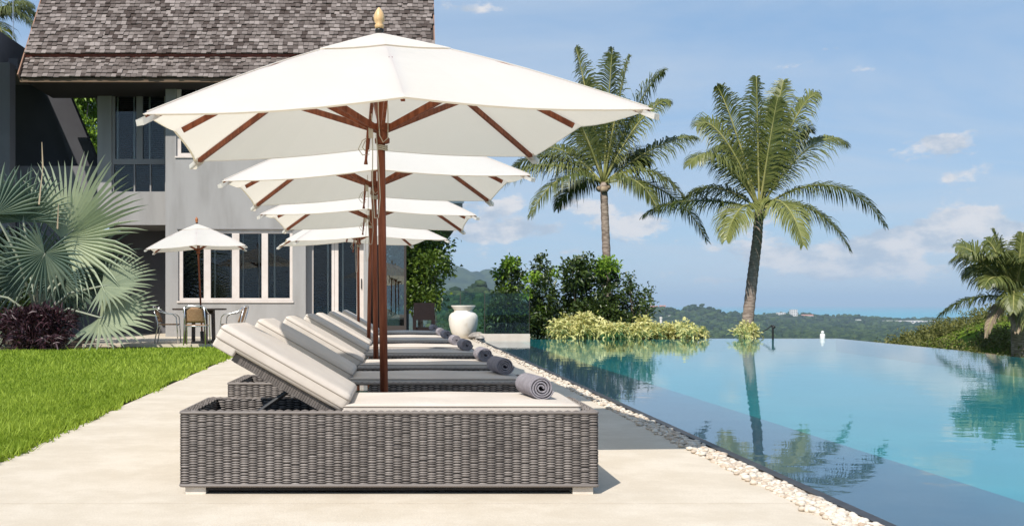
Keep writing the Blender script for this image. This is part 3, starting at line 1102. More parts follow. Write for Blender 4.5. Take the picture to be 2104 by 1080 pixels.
def soft_box(x0, x1, y0, y1, z0, z1, r, puff=0.0, nx=14, ny=8):
    """upholstered block: rounded edges, domed top"""
    c = Vector(((x0 + x1) / 2, (y0 + y1) / 2, (z0 + z1) / 2))
    h = Vector(((x1 - x0) / 2, (y1 - y0) / 2, (z1 - z0) / 2))

    def ax(hh, n):
        e = [0, .12, .3, .55, 1.0]
        lo = [-hh + r * k for k in e]
        mid = list(np.linspace(-hh + r, hh - r, n + 2)[1:-1])
        return lo + mid + [-a for a in lo[::-1]]
    X, Y, Z = ax(h.x, nx), ax(h.y, ny), ax(h.z, 2)
    bm = bmesh.new()

    def grid(us, vs, fn, flip):
        g = [[bm.verts.new(fn(u, v)) for v in vs] for u in us]
        for i in range(len(us) - 1):
            for j in range(len(vs) - 1):
                f = (g[i][j], g[i + 1][j], g[i + 1][j + 1], g[i][j + 1])
                bm.faces.new(f[::-1] if flip else f)
    grid(X, Y, lambda u, v: (u, v, h.z), False)
    grid(X, Y, lambda u, v: (u, v, -h.z), True)
    grid(X, Z, lambda u, v: (u, -h.y, v), False)
    grid(X, Z, lambda u, v: (u, h.y, v), True)
    grid(Y, Z, lambda u, v: (-h.x, u, v), True)
    grid(Y, Z, lambda u, v: (h.x, u, v), False)
    bmesh.ops.remove_doubles(bm, verts=bm.verts, dist=1e-5)
    inn = Vector((h.x - r, h.y - r, h.z - r))
    for v in bm.verts:
        p = v.co
        q_ = Vector((max(-inn.x, min(inn.x, p.x)), max(-inn.y, min(inn.y, p.y)), max(-inn.z, min(inn.z, p.z))))
        d = p - q_
        if d.length > 1e-6:
            p = q_ + d.normalized() * r
        if p.z > 0:
            p = p + Vector((0, 0, puff * (1 - (p.x / h.x) ** 4) * (1 - (p.y / h.y) ** 4) + .003 * math.sin(9 * p.x + 2) * math.sin(7 * p.y)))
        v.co = p + c
    mb = MB()
    bm.verts.index_update()
    mb.add([v.co for v in bm.verts], [tuple(v.index for v in f.verts) for f in bm.faces])
    bm.free()
    return mb


def round_rect(x0, x1, y0, y1, z, r, n=5):
    pts = []
    for cx, cy, a0 in ((x1 - r, y1 - r, 0), (x0 + r, y1 - r, 90), (x0 + r, y0 + r, 180), (x1 - r, y0 + r, 270)):
        for k in range(n + 1):
            a = R(a0 + 90 * k / n)
            pts.append((cx + r * math.cos(a), cy + r * math.sin(a), z))
    return pts


def weave(mb, O, U, W, N, wid, hgt, pitch=0.042, row=0.0125, amp=0.0075):
    O, U, W, N = Vector(O), Vector(U), Vector(W), Vector(N)
    cols = max(1, round(wid / pitch))
    p = wid / cols
    rows = int(hgt / row)
    strand = [random.gauss(.45, .10) for _ in range(rows * 2 + 4)]
    ts = (-.58, -.33, 0, .33, .58)
    for c in range(cols):
        base = random.gauss(0, .09)
        for r in range(rows):
            zc = (r + .35 + .5 * (c % 2)) * row
            if zc > hgt - .003:
                continue
            tint = min(1, max(0, strand[2 * r + c % 2] + base + random.gauss(0, .12)))
            wob = random.gauss(0, .0010)
            vs = []
            for t in ts:
                b = amp * max(0.0, math.cos(math.pi * t * .86))
                for k, (dz, dn) in enumerate(((-.0053, -.0075), (0, 0), (.0053, -.0075))):
                    vs.append(O + U * ((c + .5 + t) * p) + W * (zc + dz + wob) + N * (b + dn))
            fs = []
            for i in range(4):
                for k in range(2):
                    fs.append((i * 3 + k, (i + 1) * 3 + k, (i + 1) * 3 + k + 1, i * 3 + k + 1))
            mb.add(vs, fs, tint)


def make_lounger():
    root = empty('sun_lounger')
    L, Wd, Z0, Z1, T = 1.02, 0.75, 0.042, 0.402, 0.055
    body = MB()
    for b in ((-L, L, 0, T), (-L, L, Wd - T, Wd)):
        body.box(b[0], b[1], b[2], b[3], Z0, Z1)
    for b in ((-L, -L + T), (L - T, L)):
        body.box(b[0], b[1], T + .001, Wd - T - .001, Z0, Z1 - .001)
    body.box(-L + T, L - T, T, Wd - T, .10, .12)
    body.box(-.26, L - T, T, Wd - T, .32, .345)
    body.box(-L + .02, L - .02, .02, Wd - .02, .018, Z0 - .002)
    body.build('wicker_body', 'wicker_dark', root)
    w = MB()
    H = Z1 - Z0
    weave(w, (-L, 0, Z0), (1, 0, 0), (0, 0, 1), (0, -1, 0), 2 * L, H)
    weave(w, (-L, Wd, Z0), (1, 0, 0), (0, 0, 1), (0, 1, 0), 2 * L, H)
    weave(w, (L, 0, Z0), (0, 1, 0), (0, 0, 1), (1, 0, 0), Wd, H)
    weave(w, (-L, 0, Z0), (0, 1, 0), (0, 0, 1), (-1, 0, 0), Wd, H)
    weave(w, (-L + T, Wd - T, .12), (1, 0, 0), (0, 0, 1), (0, -1, 0), .85, Z1 - .12)
    weave(w, (-L + T, T, .12), (0, 1, 0), (0, 0, 1), (1, 0, 0), Wd - 2 * T, Z1 - .12)
    for y in (0, Wd - T):
        weave(w, (-L, y, Z1), (1, 0, 0), (0, 1, 0), (0, 0, 1), 2 * L, T + .008, amp=.009)
    for x in (-L, L - T):
        weave(w, (x + T, T, Z1), (0, 1, 0), (-1, 0, 0), (0, 0, 1), Wd - 2 * T, T + .006, amp=.009)
    wo = w.build('weave', 'wicker', root, smooth=True)
    wo['kind'] = 'stuff'
    rim = MB()
    for z, rr in ((Z1 - .002, .008), (Z0 + .003, .009)):
        rim.tube(round_rect(-L - .002, L + .002, -.002, Wd + .002, z, .02), rr, 6, closed=True, tint=.45)
    rim.build('binding', 'wicker', root, smooth=True)
    for x in (-L + .02, L - .12):
        for y in (.015, Wd - .115):
            MB().box(x, x + .10, y, y + .10, 0, .036).build('foot', 'foot', root)
    # seat cushion with piping
    sc_ = soft_box(-.235, .945, .022, Wd - .022, .35, .438, .022, .012).build('seat_cushion', 'cushion', root, smooth=True)
    MB().tube(round_rect(-.236, .946, .021, Wd - .021, .428, .024), .0034, 5, closed=True).build('piping', 'piping', sc_, smooth=True)
    # raised back: woven panel, cushion, gas strut
    hinge = (-.245, 0, .360)
    ang = R(29.5)
    bp = MB()
    Lb = .60
    for y0 in (.06, Wd - .11):
        n = 46
        for k in range(n):
            a = -Lb * k / n
            bp.box(a - Lb / n * .86, a, y0, y0 + .05, -.012 + .0, .034 + random.uniform(-.002, .002), tint=random.gauss(.12, .08))
    for k in range(10):
        bp.box(-Lb * (k + .8) / 10, -Lb * (k + .2) / 10, .11, Wd - .11, .004, .022, tint=.05)
    for k, x in enumerate((-Lb, -.03)):
        bp.box(x - .012, x + .03, .06, Wd - .06, -.010, .030, tint=.1)
    b_o = bp.build('back_panel', 'wicker', root)
    b_o.location = hinge
    b_o.rotation_euler = (0, ang, 0)
    bc = soft_box(-.735, .0, .022, Wd - .022, .036, .136, .030, .008).build('back_cushion', 'cushion', root, smooth=True)
    bc.location = hinge
    bc.rotation_euler = (0, ang, 0)
    pp = MB()
    for z in (.108, .060):
        pp.tube(round_rect(-.735, .0, .0215, Wd - .0215, z, .030), .0036, 5, closed=True)
    pp.build('piping', 'piping', bc, smooth=True)
    fl = soft_box(-.728, -.61, .026, Wd - .026, .010, .075, .010).build('elastic_sleeve', 'cushion', bc, smooth=True)
    st = MB().tube([(-.70, .14, .36), (-.50, .14, .50)], .012, 8).tube([(-.56, .14, .457), (-.50, .14, .50)], .007, 8)
    st.build('gas_strut', 'black_metal', root)
    return root


def make_towel():
    """a rolled towel: a spiral band with its own thickness, axis along y"""
    n, turns, L = 150, 4.0, .335
    r0, r1 = .009, .0545
    mb = MB()
    th0 = .0088
    pr = []
    for i in range(n + 1):
        t = i / n
        a = 2 * math.pi * turns * t
        r = r0 + (r1 - r0) * t ** .93 + .0009 * math.sin(a * 2.3 + 1)
        sq = 0.93 if math.sin(a) < 0 else 1.0
        pr.append((r * math.cos(a), r * math.sin(a) * sq, a, r))
    th = [th0 * (1 + .12 * math.sin(i * .21)) for i in range(n + 1)]
    ysl = [0, .004, .012, .08, .16, .25, L - .012, L - .004, L]
    rows = []
    for j, y in enumerate(ysl):
        e = 1.0 if 1 < j < len(ysl) - 2 else (.86 if j in (1, len(ysl) - 2) else .5)
        out, inn = [], []
        for i, (x, z, a, r) in enumerate(pr):
            wob = .0016 * math.sin(i * .17) if j == 0 else 0
            for lst, s in ((out, .5), (inn, -.5)):
                k = (r + s * th[i] * e) / max(r, 1e-6)
                lst.append((x * k, y + wob + .0012 * math.sin(a * 1.3 + y * 30), z * k))
        rows.append((out, inn))
    m = n + 1
    vs = []
    for out, inn in rows:
        vs += out + inn
    fs = []
    for j in range(len(ysl) - 1):
        a, b = j * 2 * m, (j + 1) * 2 * m
        for i in range(n):
            fs.append((a + i, a + i + 1, b + i + 1, b + i))
            fs.append((a + m + i + 1, a + m + i, b + m + i, b + m + i + 1))
        fs.append((a + n, a + m + n, b + m + n, b + n))
        fs.append((a + m, a, b, b + m))
    for base, fl in ((0, False), ((len(ysl) - 1) * 2 * m, True)):
        for i in range(n):
            f = (base + i, base + m + i, base + m + i + 1, base + i + 1)
            fs.append(f[::-1] if fl else f)
    mb.add(vs, fs)
    return mb


LOUNGERS = [(-.058, 4.95), (-.135, 6.76), (-.13, 8.36), (-.155, 10.40), (-.17, 11.85), (-.18, 14.10), (-.205, 15.45), (-.215, 18.2)]
TOWEL_X = [.715, .715, .715, .69, .66, .655, .62, .61]
proto = make_lounger()
tw_mesh = make_towel().mesh('rolled_towel', 'towel', smooth=True)
for i, (cx, D) in enumerate(LOUNGERS):
    o = proto if i == 0 else copy_tree(proto)
    o.location = (cx, D, 0)
    k = 7 - i
    o['label'] = f'grey wicker sun lounger with cream cushions, {ORD[k]} lounger from the white urn'
    o['category'] = 'sun lounger'
    o['group'] = 'sun loungers in a row along the pool'
    t = bpy.data.objects.new('rolled_towel', tw_mesh)
    COL.objects.link(t)
    t.scale = (1.14, 1.0, 1.14)
    t.location = (TOWEL_X[i], D + .20 + random.uniform(-.015, .015), .438 + .012 + .053)
    t.rotation_euler = (0, R(random.choice((0, 0, 30, -20)) if i else 12), R(4 + random.uniform(-3, 3)))
    tag(t, f'rolled grey towel on the foot end of the {ORD[k]} lounger from the white urn', 'towel', 'rolled towels on the loungers')

# ------------------------------------------------------------------ glass side tables
def side_table(x, D, label):
    e = empty('side_table', (x, D, 0))
    tag(e, label, 'table', 'glass side tables between loungers')
    b = MB().box(-.17, .17, -.17, .17, .03, .40)
    b.build('base', 'wicker_dark', e)
    w = MB()
    weave(w, (-.17, -.17, .03), (1, 0, 0), (0, 0, 1), (0, -1, 0), .34, .37)
    weave(w, (.17, -.17, .03), (0, 1, 0), (0, 0, 1), (1, 0, 0), .34, .37)
    weave(w, (-.17, -.17, .03), (0, 1, 0), (0, 0, 1), (-1, 0, 0), .34, .37)
    wo = w.build('weave', 'wicker', e, smooth=True)
    wo['kind'] = 'stuff'
    MB().box(-.20, .20, -.20, .20, .405, .417).build('glass_top', 'table_glass', e)


side_table(-.40, 6.22, 'small glass topped table between the seventh and eighth loungers from the white urn')
side_table(-.50, 9.72, 'small glass topped table between the fifth and sixth loungers from the white urn')


# ================================================================== PARASOLS
def make_parasol(S=2.48, za=2.555, zm=1.995, zc=1.925, finial='wood_light', pole_r=.0245, zrun=1.975, cords=True, simple=False):
    root = empty('parasol')
    h = S / 2
    ang8 = [R(45 * k) for k in range(8)]
    ends = []
    for k, a in enumerate(ang8):
        if k % 2 == 0:
            ends.append(Vector((h * math.cos(a), h * math.sin(a), zm)))
        else:
            ends.append(Vector((math.copysign(h, math.cos(a)), math.copysign(h, math.sin(a)), zc)))
    apex = Vector((0, 0, za))

    def surf(u, v, A, B, lift=0.0):
        e = A * (1 - v) + B * v
        p = apex + (e - apex) * u
        s = math.sin(math.pi * v)
        p.z += .030 * math.sin(math.pi * min(1, u)) - .020 * s * u + lift
        if u > .5:
            p = p + (Vector((0, 0, p.z)) - p) * (.022 * s * (u - .5) * 2)
        return p

    def shell(u0, u1, lift, nu, nv):
        mb = MB()
        for k in range(8):
            A, B = ends[k], ends[(k + 1) % 8]
            vs = [surf(u0 + (u1 - u0) * i / nu, j / nv, A, B, lift) for i in range(nu + 1) for j in range(nv + 1)]
            fs = [(i * (nv + 1) + j, (i + 1) * (nv + 1) + j, (i + 1) * (nv + 1) + j + 1, i * (nv + 1) + j + 1) for i in range(nu) for j in range(nv)]
            mb.add(vs, fs)
        return mb

    cp = shell(.012, 1.0, 0, 10, 6)
    for k in range(8):                                   # hem folded under the rim
        A, B = ends[k], ends[(k + 1) % 8]
        up = [surf(1.0, j / 6, A, B) for j in range(7)]
        dn = [surf(.985, j / 6, A, B) + Vector((0, 0, -.016)) for j in range(7)]
        cp.add(up + dn, [(j, j + 1, 8 + j, 7 + j) for j in range(6)])
    co = cp.build('canopy', 'canvas', root)
    bm = bmesh.new()
    bm.from_mesh(co.data)
    bmesh.ops.remove_doubles(bm, verts=bm.verts, dist=1e-4)
    bm.to_mesh(co.data)
    bm.free()
    vent = shell(.012, .30, .010, 4, 4)
    vo = vent.build('vent', 'canvas', co)
    for k in range(1, 8, 2):
        MB().tube([surf(u, 0, ends[k], ends[(k + 1) % 8], .003) for u in np.linspace(.3, .985, 8)], .0028, 4).build('seam', 'canvas', co)
    for k in range(8):
        E = ends[k]
        d = (E - apex).normalized()
        side = d.cross(Vector((0, 0, 1))).normalized()
        un = side.cross(d)
        a = Vector((d.x, d.y, 0)).normalized() * .03 + Vector((0, 0, za - .045))
        lift = Vector((0, 0, -.018))
        mid = apex + (E - apex) * .5 + Vector((0, 0, .030)) + lift
        b = apex + (E - apex) * (.985 if k % 2 else .955) + Vector((0, 0, -.006)) + lift
        rib = MB().bar(a, mid, .021, .032).bar(mid, b, .021, .032)
        r_o = rib.build('rib', 'wood', root)
        run = Vector((d.x, d.y, 0)).normalized() * .035 + Vector((0, 0, zrun + .01))
        jt = apex + (E - apex) * .46 + Vector((0, 0, -.012)) + lift
        st = MB().bar(run, jt, .019, .036)
        st.build('strut', 'wood', r_o)
        pk = MB()                                        # stitched pocket over the rib tip
        tip = apex + (E - apex) * 1.005
        w_ = .034
        pk.add([tip - d * .10 + side * w_ + lift * .6, tip - d * .10 - side * w_ + lift * .6, tip + d * .012 - side * .028 - Vector((0, 0, .02)), tip + d * .012 + side * .028 - Vector((0, 0, .02)),
                tip - d * .09 + side * w_ * .8 - Vector((0, 0, .04)), tip - d * .09 - side * w_ * .8 - Vector((0, 0, .04)), tip + d * .006 - side * .028 - Vector((0, 0, .05)), tip + d * .006 + side * .028 - Vector((0, 0, .05))],
               [(7, 6, 5, 4), (2, 3, 7, 6), (3, 0, 4, 7), (1, 2, 6, 5)])
        if k % 2:
            pk.build('corner_pocket', 'canvas', co)
    MB().lathe([(pole_r, .05), (pole_r, za - .03)], 16).build('pole', 'wood', root, smooth=True)
    MB().lathe([(pole_r + .004, zrun - .075), (.044, zrun - .07), (.046, zrun - .045), (.034, zrun - .03), (.036, zrun), (.056, zrun + .008), (.056, zrun + .045), (.03, zrun + .05)], 20).build('runner', 'wood', root, smooth=True)
    MB().lathe([(pole_r + .002, za - .09), (.05, za - .085), (.05, za - .035), (.03, za - .03)], 20).build('top_hub', 'wood', root, smooth=True)
    fb = za + .016
    MB().lathe([(.020, fb - .01), (.026, fb + .004), (.026, fb + .012), (.020, fb + .016)], 16).build('collar', 'black_metal', root, smooth=True)
    MB().lathe([(.020, fb + .016), (.027, fb + .022), (.029, fb + .036), (.022, fb + .046), (.031, fb + .060), (.034, fb + .082), (.027, fb + .108), (.014, fb + .130), (.004, fb + .142)], 20).build('finial', finial, root, smooth=True)
    MB().box(-.24, .24, -.20, .20, 0, .05).lathe([(.04, .052), (.04, .26), (.034, .265)], 16).build('base', 'black_metal', root)
    if cords:
        zr = zrun
        rp_ = MB()
        x0 = -.075
        rp_.tube([(-.02, -.045, za - .12), (-.024, -.052, zr + .10), (-.02, -.055, zr - .03), (.0, -.055, zr - .07), (.03, -.05, zr - .045), (.035, -.045, zr + .10), (.02, -.035, za - .14)], .0034, 5)
        rp_.tube([(x0, -.05, zr - .03), (x0 - .05, -.06, zr - .06), (x0 - .075, -.06, zr - .11), (x0 - .05, -.06, zr - .145), (x0 - .01, -.055, zr - .14)], .0030, 5)
        rp_.tube([(x0, -.05, zr - .04), (x0 - .035, -.055, zr - .065), (x0 - .05, -.055, zr - .10), (x0 - .03, -.055, zr - .125), (x0 - .005, -.055, zr - .12)], .0030, 5)
        rp_.tube([(x0 + .01, -.05, zr + .10), (x0 + .012, -.052, zr - .1), (x0 + .005, -.052, zr - .30), (x0 + .012, -.05, zr - .52)], .0032, 5)
        rp_.tube([(x0 + .035, -.045, zr - .02), (x0 + .045, -.05, zr - .2), (x0 + .05, -.05, zr - .40), (x0 + .035, -.05, zr - .52), (x0 + .012, -.05, zr - .52)], .0032, 5)
        for q_ in range(3):
            zc_ = zr - .088 - .011 * q_
            rp_.tube([((pole_r + .006) * math.cos(a), (pole_r + .006) * math.sin(a), zc_ + .004 * math.sin(2 * a)) for a in np.linspace(0, 2 * math.pi, 15)[:-1]], .0042, 5, closed=True)
        rp_.build('cord', 'rope', root)
        MB().tube([(x0 - .01, -.05, zr + .04), (x0 - .018, -.052, zr - .06), (x0 - .03, -.052, zr - .17), (x0 - .032, -.052, zr - .20)], [.009, .010, .008, .013], 8).build('peg', 'wood', root, smooth=True)
        MB().box(x0 - .012, x0 + .016, -.062, -.04, zr - .045, zr + .045).build('pulley', 'rope', root)
    return root


U = [(-.067, 6.22, 6.0, -1.7, 2.9, 1.0), (-.195, 9.38, 2.4, -1.4, 1.1, 1.02), (-.385, 12.80, 0.0, .3, .2, 1.015), (-.66, 16.50, 13.0, -1.2, 1.2, 1.0)]
par = make_parasol()
for i, (x, D, yaw, roll, pitch, z_) in enumerate(U):
    o = par if i == 0 else copy_tree(par)
    o.location = (x, D, 0)
    o.scale = (1, 1, z_) if i < 3 else (.95, .95, 1)
    o.rotation_euler = (R(pitch), R(roll), R(yaw))
    if i == 0:                                            # the canopy hangs a little askew on an upright pole
        for c in o.children:
            if c.name.startswith(('pole', 'base')):
                c.rotation_euler = (0, R(.75), 0)
                c.location = Vector((0, 0, 2.5)) - Matrix.Rotation(R(.75), 3, 'Y') @ Vector((0, 0, 2.5))
    for c in o.children:                                  # the foot stays flat on the terrace
        if c.name.startswith('base'):
            c.rotation_euler = (o.rotation_euler.to_matrix().inverted() @ Matrix.Rotation(R(yaw), 3, 'Z')).to_euler()
    k = 3 - i
    tag(o, f'large white square parasol on mahogany pole between loungers, {ORD[k]} from the house', 'parasol', 'white parasols between the loungers')

# ================================================================== DINING CORNER
TD, PZ = 22.4, 0.07
tp = at(410, 633, TD)
tb = empty('dining_table', (tp.x, TD, PZ))
tag(tb, 'round dark wood dining table on the patio', 'table')
MB().lathe([(.02, .735), (.58, .735), (.595, .745), (.595, .765), (.585, .772), (.03, .772)], 40).build('tabletop', 'table_wood', tb)
for a in (35, 125, 215, 305):
    c_, s_ = math.cos(R(a)), math.sin(R(a))
    MB().bar((.34 * c_, .34 * s_, .0), (.32 * c_, .32 * s_, .735), .065, .065).build('leg', 'table_wood', tb)
MB().box(-.30, .30, -.015, .015, .64, .733).box(-.015, .015, -.30, -.016, .64, .733).box(-.015, .015, .016, .30, .64, .733).build('apron', 'table_wood', tb)


def make_chair():
    r = empty('patio_chair')                              # sits facing -y
    s = soft_box(-.22, .22, -.22, .20, .405, .43, .012, -.006, 6, 6)
    s.build('seat', 'rattan', r, smooth=True)
    b = MB()
    n, m_ = 8, 6
    vs = []
    for i in range(n + 1):
        for j in range(m_ + 1):
            u, v = i / n * 2 - 1, j / m_
            vs.append((u * (.20 - .03 * v * abs(u)), .20 + .10 * v - .05 * u * u, .47 + .33 * v - .04 * v * u ** 4))
    fs = [(i * (m_ + 1) + j, (i + 1) * (m_ + 1) + j, (i + 1) * (m_ + 1) + j + 1, i * (m_ + 1) + j + 1) for i in range(n) for j in range(m_)]
    bo = b.add(vs, fs).build('backrest', 'rattan', r, smooth=True)
    md = bo.modifiers.new('thick', 'SOLIDIFY')
    md.thickness = .012
    for sx in (-1, 1):
        MB().tube([(sx * .25, -.24, 0), (sx * .24, -.22, .40), (sx * .245, -.20, .58), (sx * .255, -.13, .645), (sx * .26, .0, .655), (sx * .25, .16, .70), (sx * .22, .27, .79)], .0125, 8).build('arm', 'steel', r, smooth=True)
        MB().tube([(sx * .23, .27, 0), (sx * .215, .20, .40), (sx * .215, .22, .50), (sx * .205, .30, .80)], .0125, 8).build('leg', 'steel', r, smooth=True)
    MB().tube([(-.24, -.22, .40), (0, -.225, .40), (.24, -.22, .40)], .011, 8).tube([(-.215, .20, .40), (.215, .20, .40)], .011, 8)\
        .tube([(-.205, .30, .80), (-.12, .315, .825), (.12, .315, .825), (.205, .30, .80)], .012, 8).build('rail', 'steel', r, smooth=True)
    return r


ch = make_chair()
for i, (px, D, rz, lab) in enumerate(((346, TD + .05, 95, 'steel and rattan armchair at the dining table on the fan palm side'),
                                      (404, TD - .85, 182, 'steel and rattan armchair with its back to the lawn at the dining table'),
                                      (479, TD + .05, -95, 'steel and rattan armchair at the dining table on the lounger side'))):
    o = ch if i == 0 else copy_tree(ch)
    o.location = (hx(px, D), D, PZ)
    o.rotation_euler = (0, 0, R(rz))
    tag(o, lab, 'chair', 'chairs round the dining table')
sp = make_parasol(S=2.08, za=2.63, zm=2.13, zc=2.08, finial='wood_orange', pole_r=.020, zrun=2.05, cords=False)
sp.location = (hx(416, TD), TD, PZ)
sp.rotation_euler = (R(1.0), R(-2.6), R(9))
tag(sp, 'small white parasol standing through the round dining table', 'parasol')

# ================================================================== FAR END OF THE TERRACE
ur = at(952, 692, 27.6)
urn = empty('urn', (ur.x, 27.6, 0))
tag(urn, 'large white clay urn with flared rim at the pool corner', 'urn')
MB().lathe([(.20, .0), (.245, .02), (.33, .17), (.385, .36), (.40, .52), (.385, .62), (.33, .69), (.255, .725), (.245, .76)], 40).build('body', 'urn', urn, smooth=True)
MB().lathe([(.245, .7605), (.262, .79), (.325, .87), (.335, .89), (.325, .90), (.295, .885), (.235, .80), (.20, .74), (.05, .70)], 40).build('rim', 'urn', urn, smooth=True)

ac = empty('wicker_armchair', (hx(871, 25.3), 25.3, 0))
tag(ac, 'dark brown woven armchair beside the glass screen', 'chair')
MB().box(-.26, .26, -.26, -.20, .54, .97).build('backrest', 'dark_wicker', ac)
MB().box(-.25, .25, -.198, .28, .26, .36).build('seat', 'dark_wicker', ac)
for s in (-1, 1):
    MB().box(s * .235 - .045, s * .235 + .045, -.197, .30, .55, .66).build('armrest', 'dark_wicker', ac)
    for y in (-.26, .24):
        MB().box(s * .235 - .04, s * .235 + .04, y, y + .06, 0, .539 if y < 0 else .549).build('leg', 'dark_wicker', ac)

kb = MB().box(2.065, hx(1088, 26.6), 26.5, 26.85, -.06, .155)
tag(kb.build('stone_kerb', 'stone'), 'low pale stone kerb carrying glass panels at the pool corner', 'kerb')
for px0, px1, D, z0, z1, lab in ((996.5, 1087, 26.68, .15, 1.22, 'widest clear glass balustrade panel standing on the pale stone kerb'),
                                 (947, 995, 29.0, .0, 1.27, 'green tinted glass balustrade panel behind the rim of the white urn'),
                                 (897, 945, 29.0, .0, 1.20, 'green tinted glass balustrade panel between dark armchair and white urn')):
    g_ = empty('glass_balustrade', (hx((px0 + px1) / 2, D), D, 0))
    w_ = (px1 - px0) / 2 * D / FPX
    tag(g_, lab, 'balustrade', 'glass balustrade panels')
    MB().box(-w_, w_, 0, .012, z0 - .005, z1).build('pane', 'rail_glass', g_)
    MB().box(-w_ - .012, -w_ - .001, -.004, .016, z0 - .006, z1 + .004).box(w_ + .001, w_ + .012, -.004, .016, z0 - .006, z1 + .004).build('edge_strip', 'frame_dark', g_)


def rock(px, py, D, r, lab):
    bm = bmesh.new()
    bmesh.ops.create_icosphere(bm, subdivisions=3, radius=1)
    for v in bm.verts:
        c = v.co
        v.co = Vector((c.x * 1.2, c.y, c.z * .75)) * r * (1 + .16 * math.sin(3.1 * c.x + px) + .14 * math.sin(4.3 * c.y + 1) + .10 * math.sin(5.7 * c.z + 2))
    me = bpy.data.meshes.new('rock')
    bm.to_mesh(me)
    bm.free()
    me.materials.append(MATS['rock'])
    o = bpy.data.objects.new('rock', me)
    COL.objects.link(o)
    o.location = (hx(px, D), D, r * .6)
    tag(o, lab, 'rock')


rock(979, 692, 26.9, .14, 'larger grey rock at the foot of the urn')
rock(986, 697, 26.4, .085, 'smaller grey rock between urn rock and stone kerb')

lp = at(1690, 690, 28.7)
bl = empty('pool_light', (lp.x, 28.7, -.35))
tag(bl, 'small white bollard light at the vanishing pool edge', 'light')
MB().lathe([(.07, 0), (.07, .42), (.055, .45)], 16).build('post', 'white_paint', bl, smooth=True)
MB().lathe([(.04, .452), (.045, .50), (.02, .53)], 16).build('cap', 'white_paint', bl, smooth=True)
fl = empty('garden_spotlight', (hx(1588, 29.0), 29.0, -.35))
tag(fl, 'black garden spotlight on a bent stalk beyond the pool edge', 'light')
MB().tube([(0, 0, 0), (0, 0, .62), (-.03, 0, .68)], .03, 8).build('stalk', 'black_metal', fl)
MB().tube([(-.03, 0, .68), (-.16, -.02, .58), (-.30, -.03, .50)], [.018, .016, .014], 8).build('arm', 'black_metal', fl)
MB().tube([(.0, 0, .62), (.045, -.01, .66)], .05, 10).build('lamp_head', 'black_metal', fl)
wp = empty('lamp_post', (hx(1358, 33.0), 33.0, -1.6))
tag(wp, 'white lamp post showing above the yellow shrubs', 'lamp')
MB().tube([(0, 0, 0), (0, 0, 2.06)], .04, 10).build('post', 'white_paint', wp)
MB().tube([(0, 0, 2.062), (0, 0, 2.12)], .05, 10).build('lamp_head', 'white_paint', wp)

# ================================================================== PLANTS
def leaf_mesh(P, Dr, ln, wd, fold=0.25, droop=0.25):
    """one folded leaf (two triangles pairs) per row of P along Dr"""
    n = len(P)
    Dr = Dr / np.linalg.norm(Dr, axis=1, keepdims=True)
    rv = rng.normal(0, 1, (n, 3))
    S = np.cross(Dr, rv)
    S /= np.linalg.norm(S, axis=1, keepdims=True) + 1e-9
    N = np.cross(S, Dr)
    up = np.where(N[:, 2:3] < 0, -1.0, 1.0)
    N = N * up
    ln = np.broadcast_to(ln, (n,))[:, None]
    wd = np.broadcast_to(wd, (n,))[:, None]
    V = np.empty((n, 5, 3))
    V[:, 0] = P
    mid = P + Dr * ln * 0.5
    V[:, 1] = mid - S * wd * 0.5 + N * wd * fold
    V[:, 2] = mid + S * wd * 0.5 + N * wd * fold
    tip = P + Dr * ln
    tip[:, 2] -= (ln * droop)[:, 0]
    V[:, 3] = tip
    V[:, 4] = mid - N * wd * 0.02
    b = (np.arange(n) * 5)[:, None]
    F = np.concatenate([b + np.array([[0, 4, 1]]), b + np.array([[1, 4, 3]]), b + np.array([[0, 2, 4]]), b + np.array([[4, 2, 3]])], 1).reshape(-1, 3)
    return V.reshape(-1, 3), F


def crown(lobes, n, ln, wd, spread=0.07, shell=0.45, up=0.35, per=7, tint=(0.0, 1.0), origin=(0, 0, 0)):
    """leaves gathered in sprays through the volume of several lobes"""
    vol = np.array([l[1][0] * l[1][1] * l[1][2] for l in lobes]) ** 0.75
    vol /= vol.sum()
    Ps, Ds, Ts = [], [], []
    for (c, rad), f in zip(lobes, vol):
        k = max(3, int(n * f / per))
        d = rng.normal(0, 1, (k, 3))
        d /= np.linalg.norm(d, axis=1, keepdims=True)
        rr = shell + (1 - shell) * rng.random(k) ** 0.6
        rr *= 1 + 0.16 * np.sin(d[:, 0] * 5 + c[0]) * np.sin(d[:, 2] * 4 + c[1])
        C = np.array(c) + d * rr[:, None] * np.array(rad)
        P = np.repeat(C, per, 0) + rng.normal(0, spread, (k * per, 3))
        Dd = np.repeat(d, per, 0) * 0.7 + rng.normal(0, 0.55, (k * per, 3)) + np.array([0, 0, up])
        spray = np.repeat(rng.random(k), per)
        t = np.clip(tint[0] + (tint[1] - tint[0]) * (0.55 * spray + 0.45 * rng.random(k * per)), 0, 1)
        Ps.append(P), Ds.append(Dd), Ts.append(t)
    P, Dd, T = np.concatenate(Ps) - np.array(origin), np.concatenate(Ds), np.concatenate(Ts)
    m = len(P)
    V, F = leaf_mesh(P, Dd, ln * rng.uniform(0.65, 1.2, m), wd * rng.uniform(0.7, 1.15, m))
    return V, F, np.repeat(T, 4)


def px_lobes(spec, D, deep=0.8, dj=0.5):
    out = []
    for px, py, rx, ry in spec:
        d = D + random.uniform(-dj, dj)
        c = at(px, py, d)
        s = d / FPX
        out.append(((c.x, c.y, c.z), (rx * s, max(rx, ry) * s * deep, ry * s)))
    return out


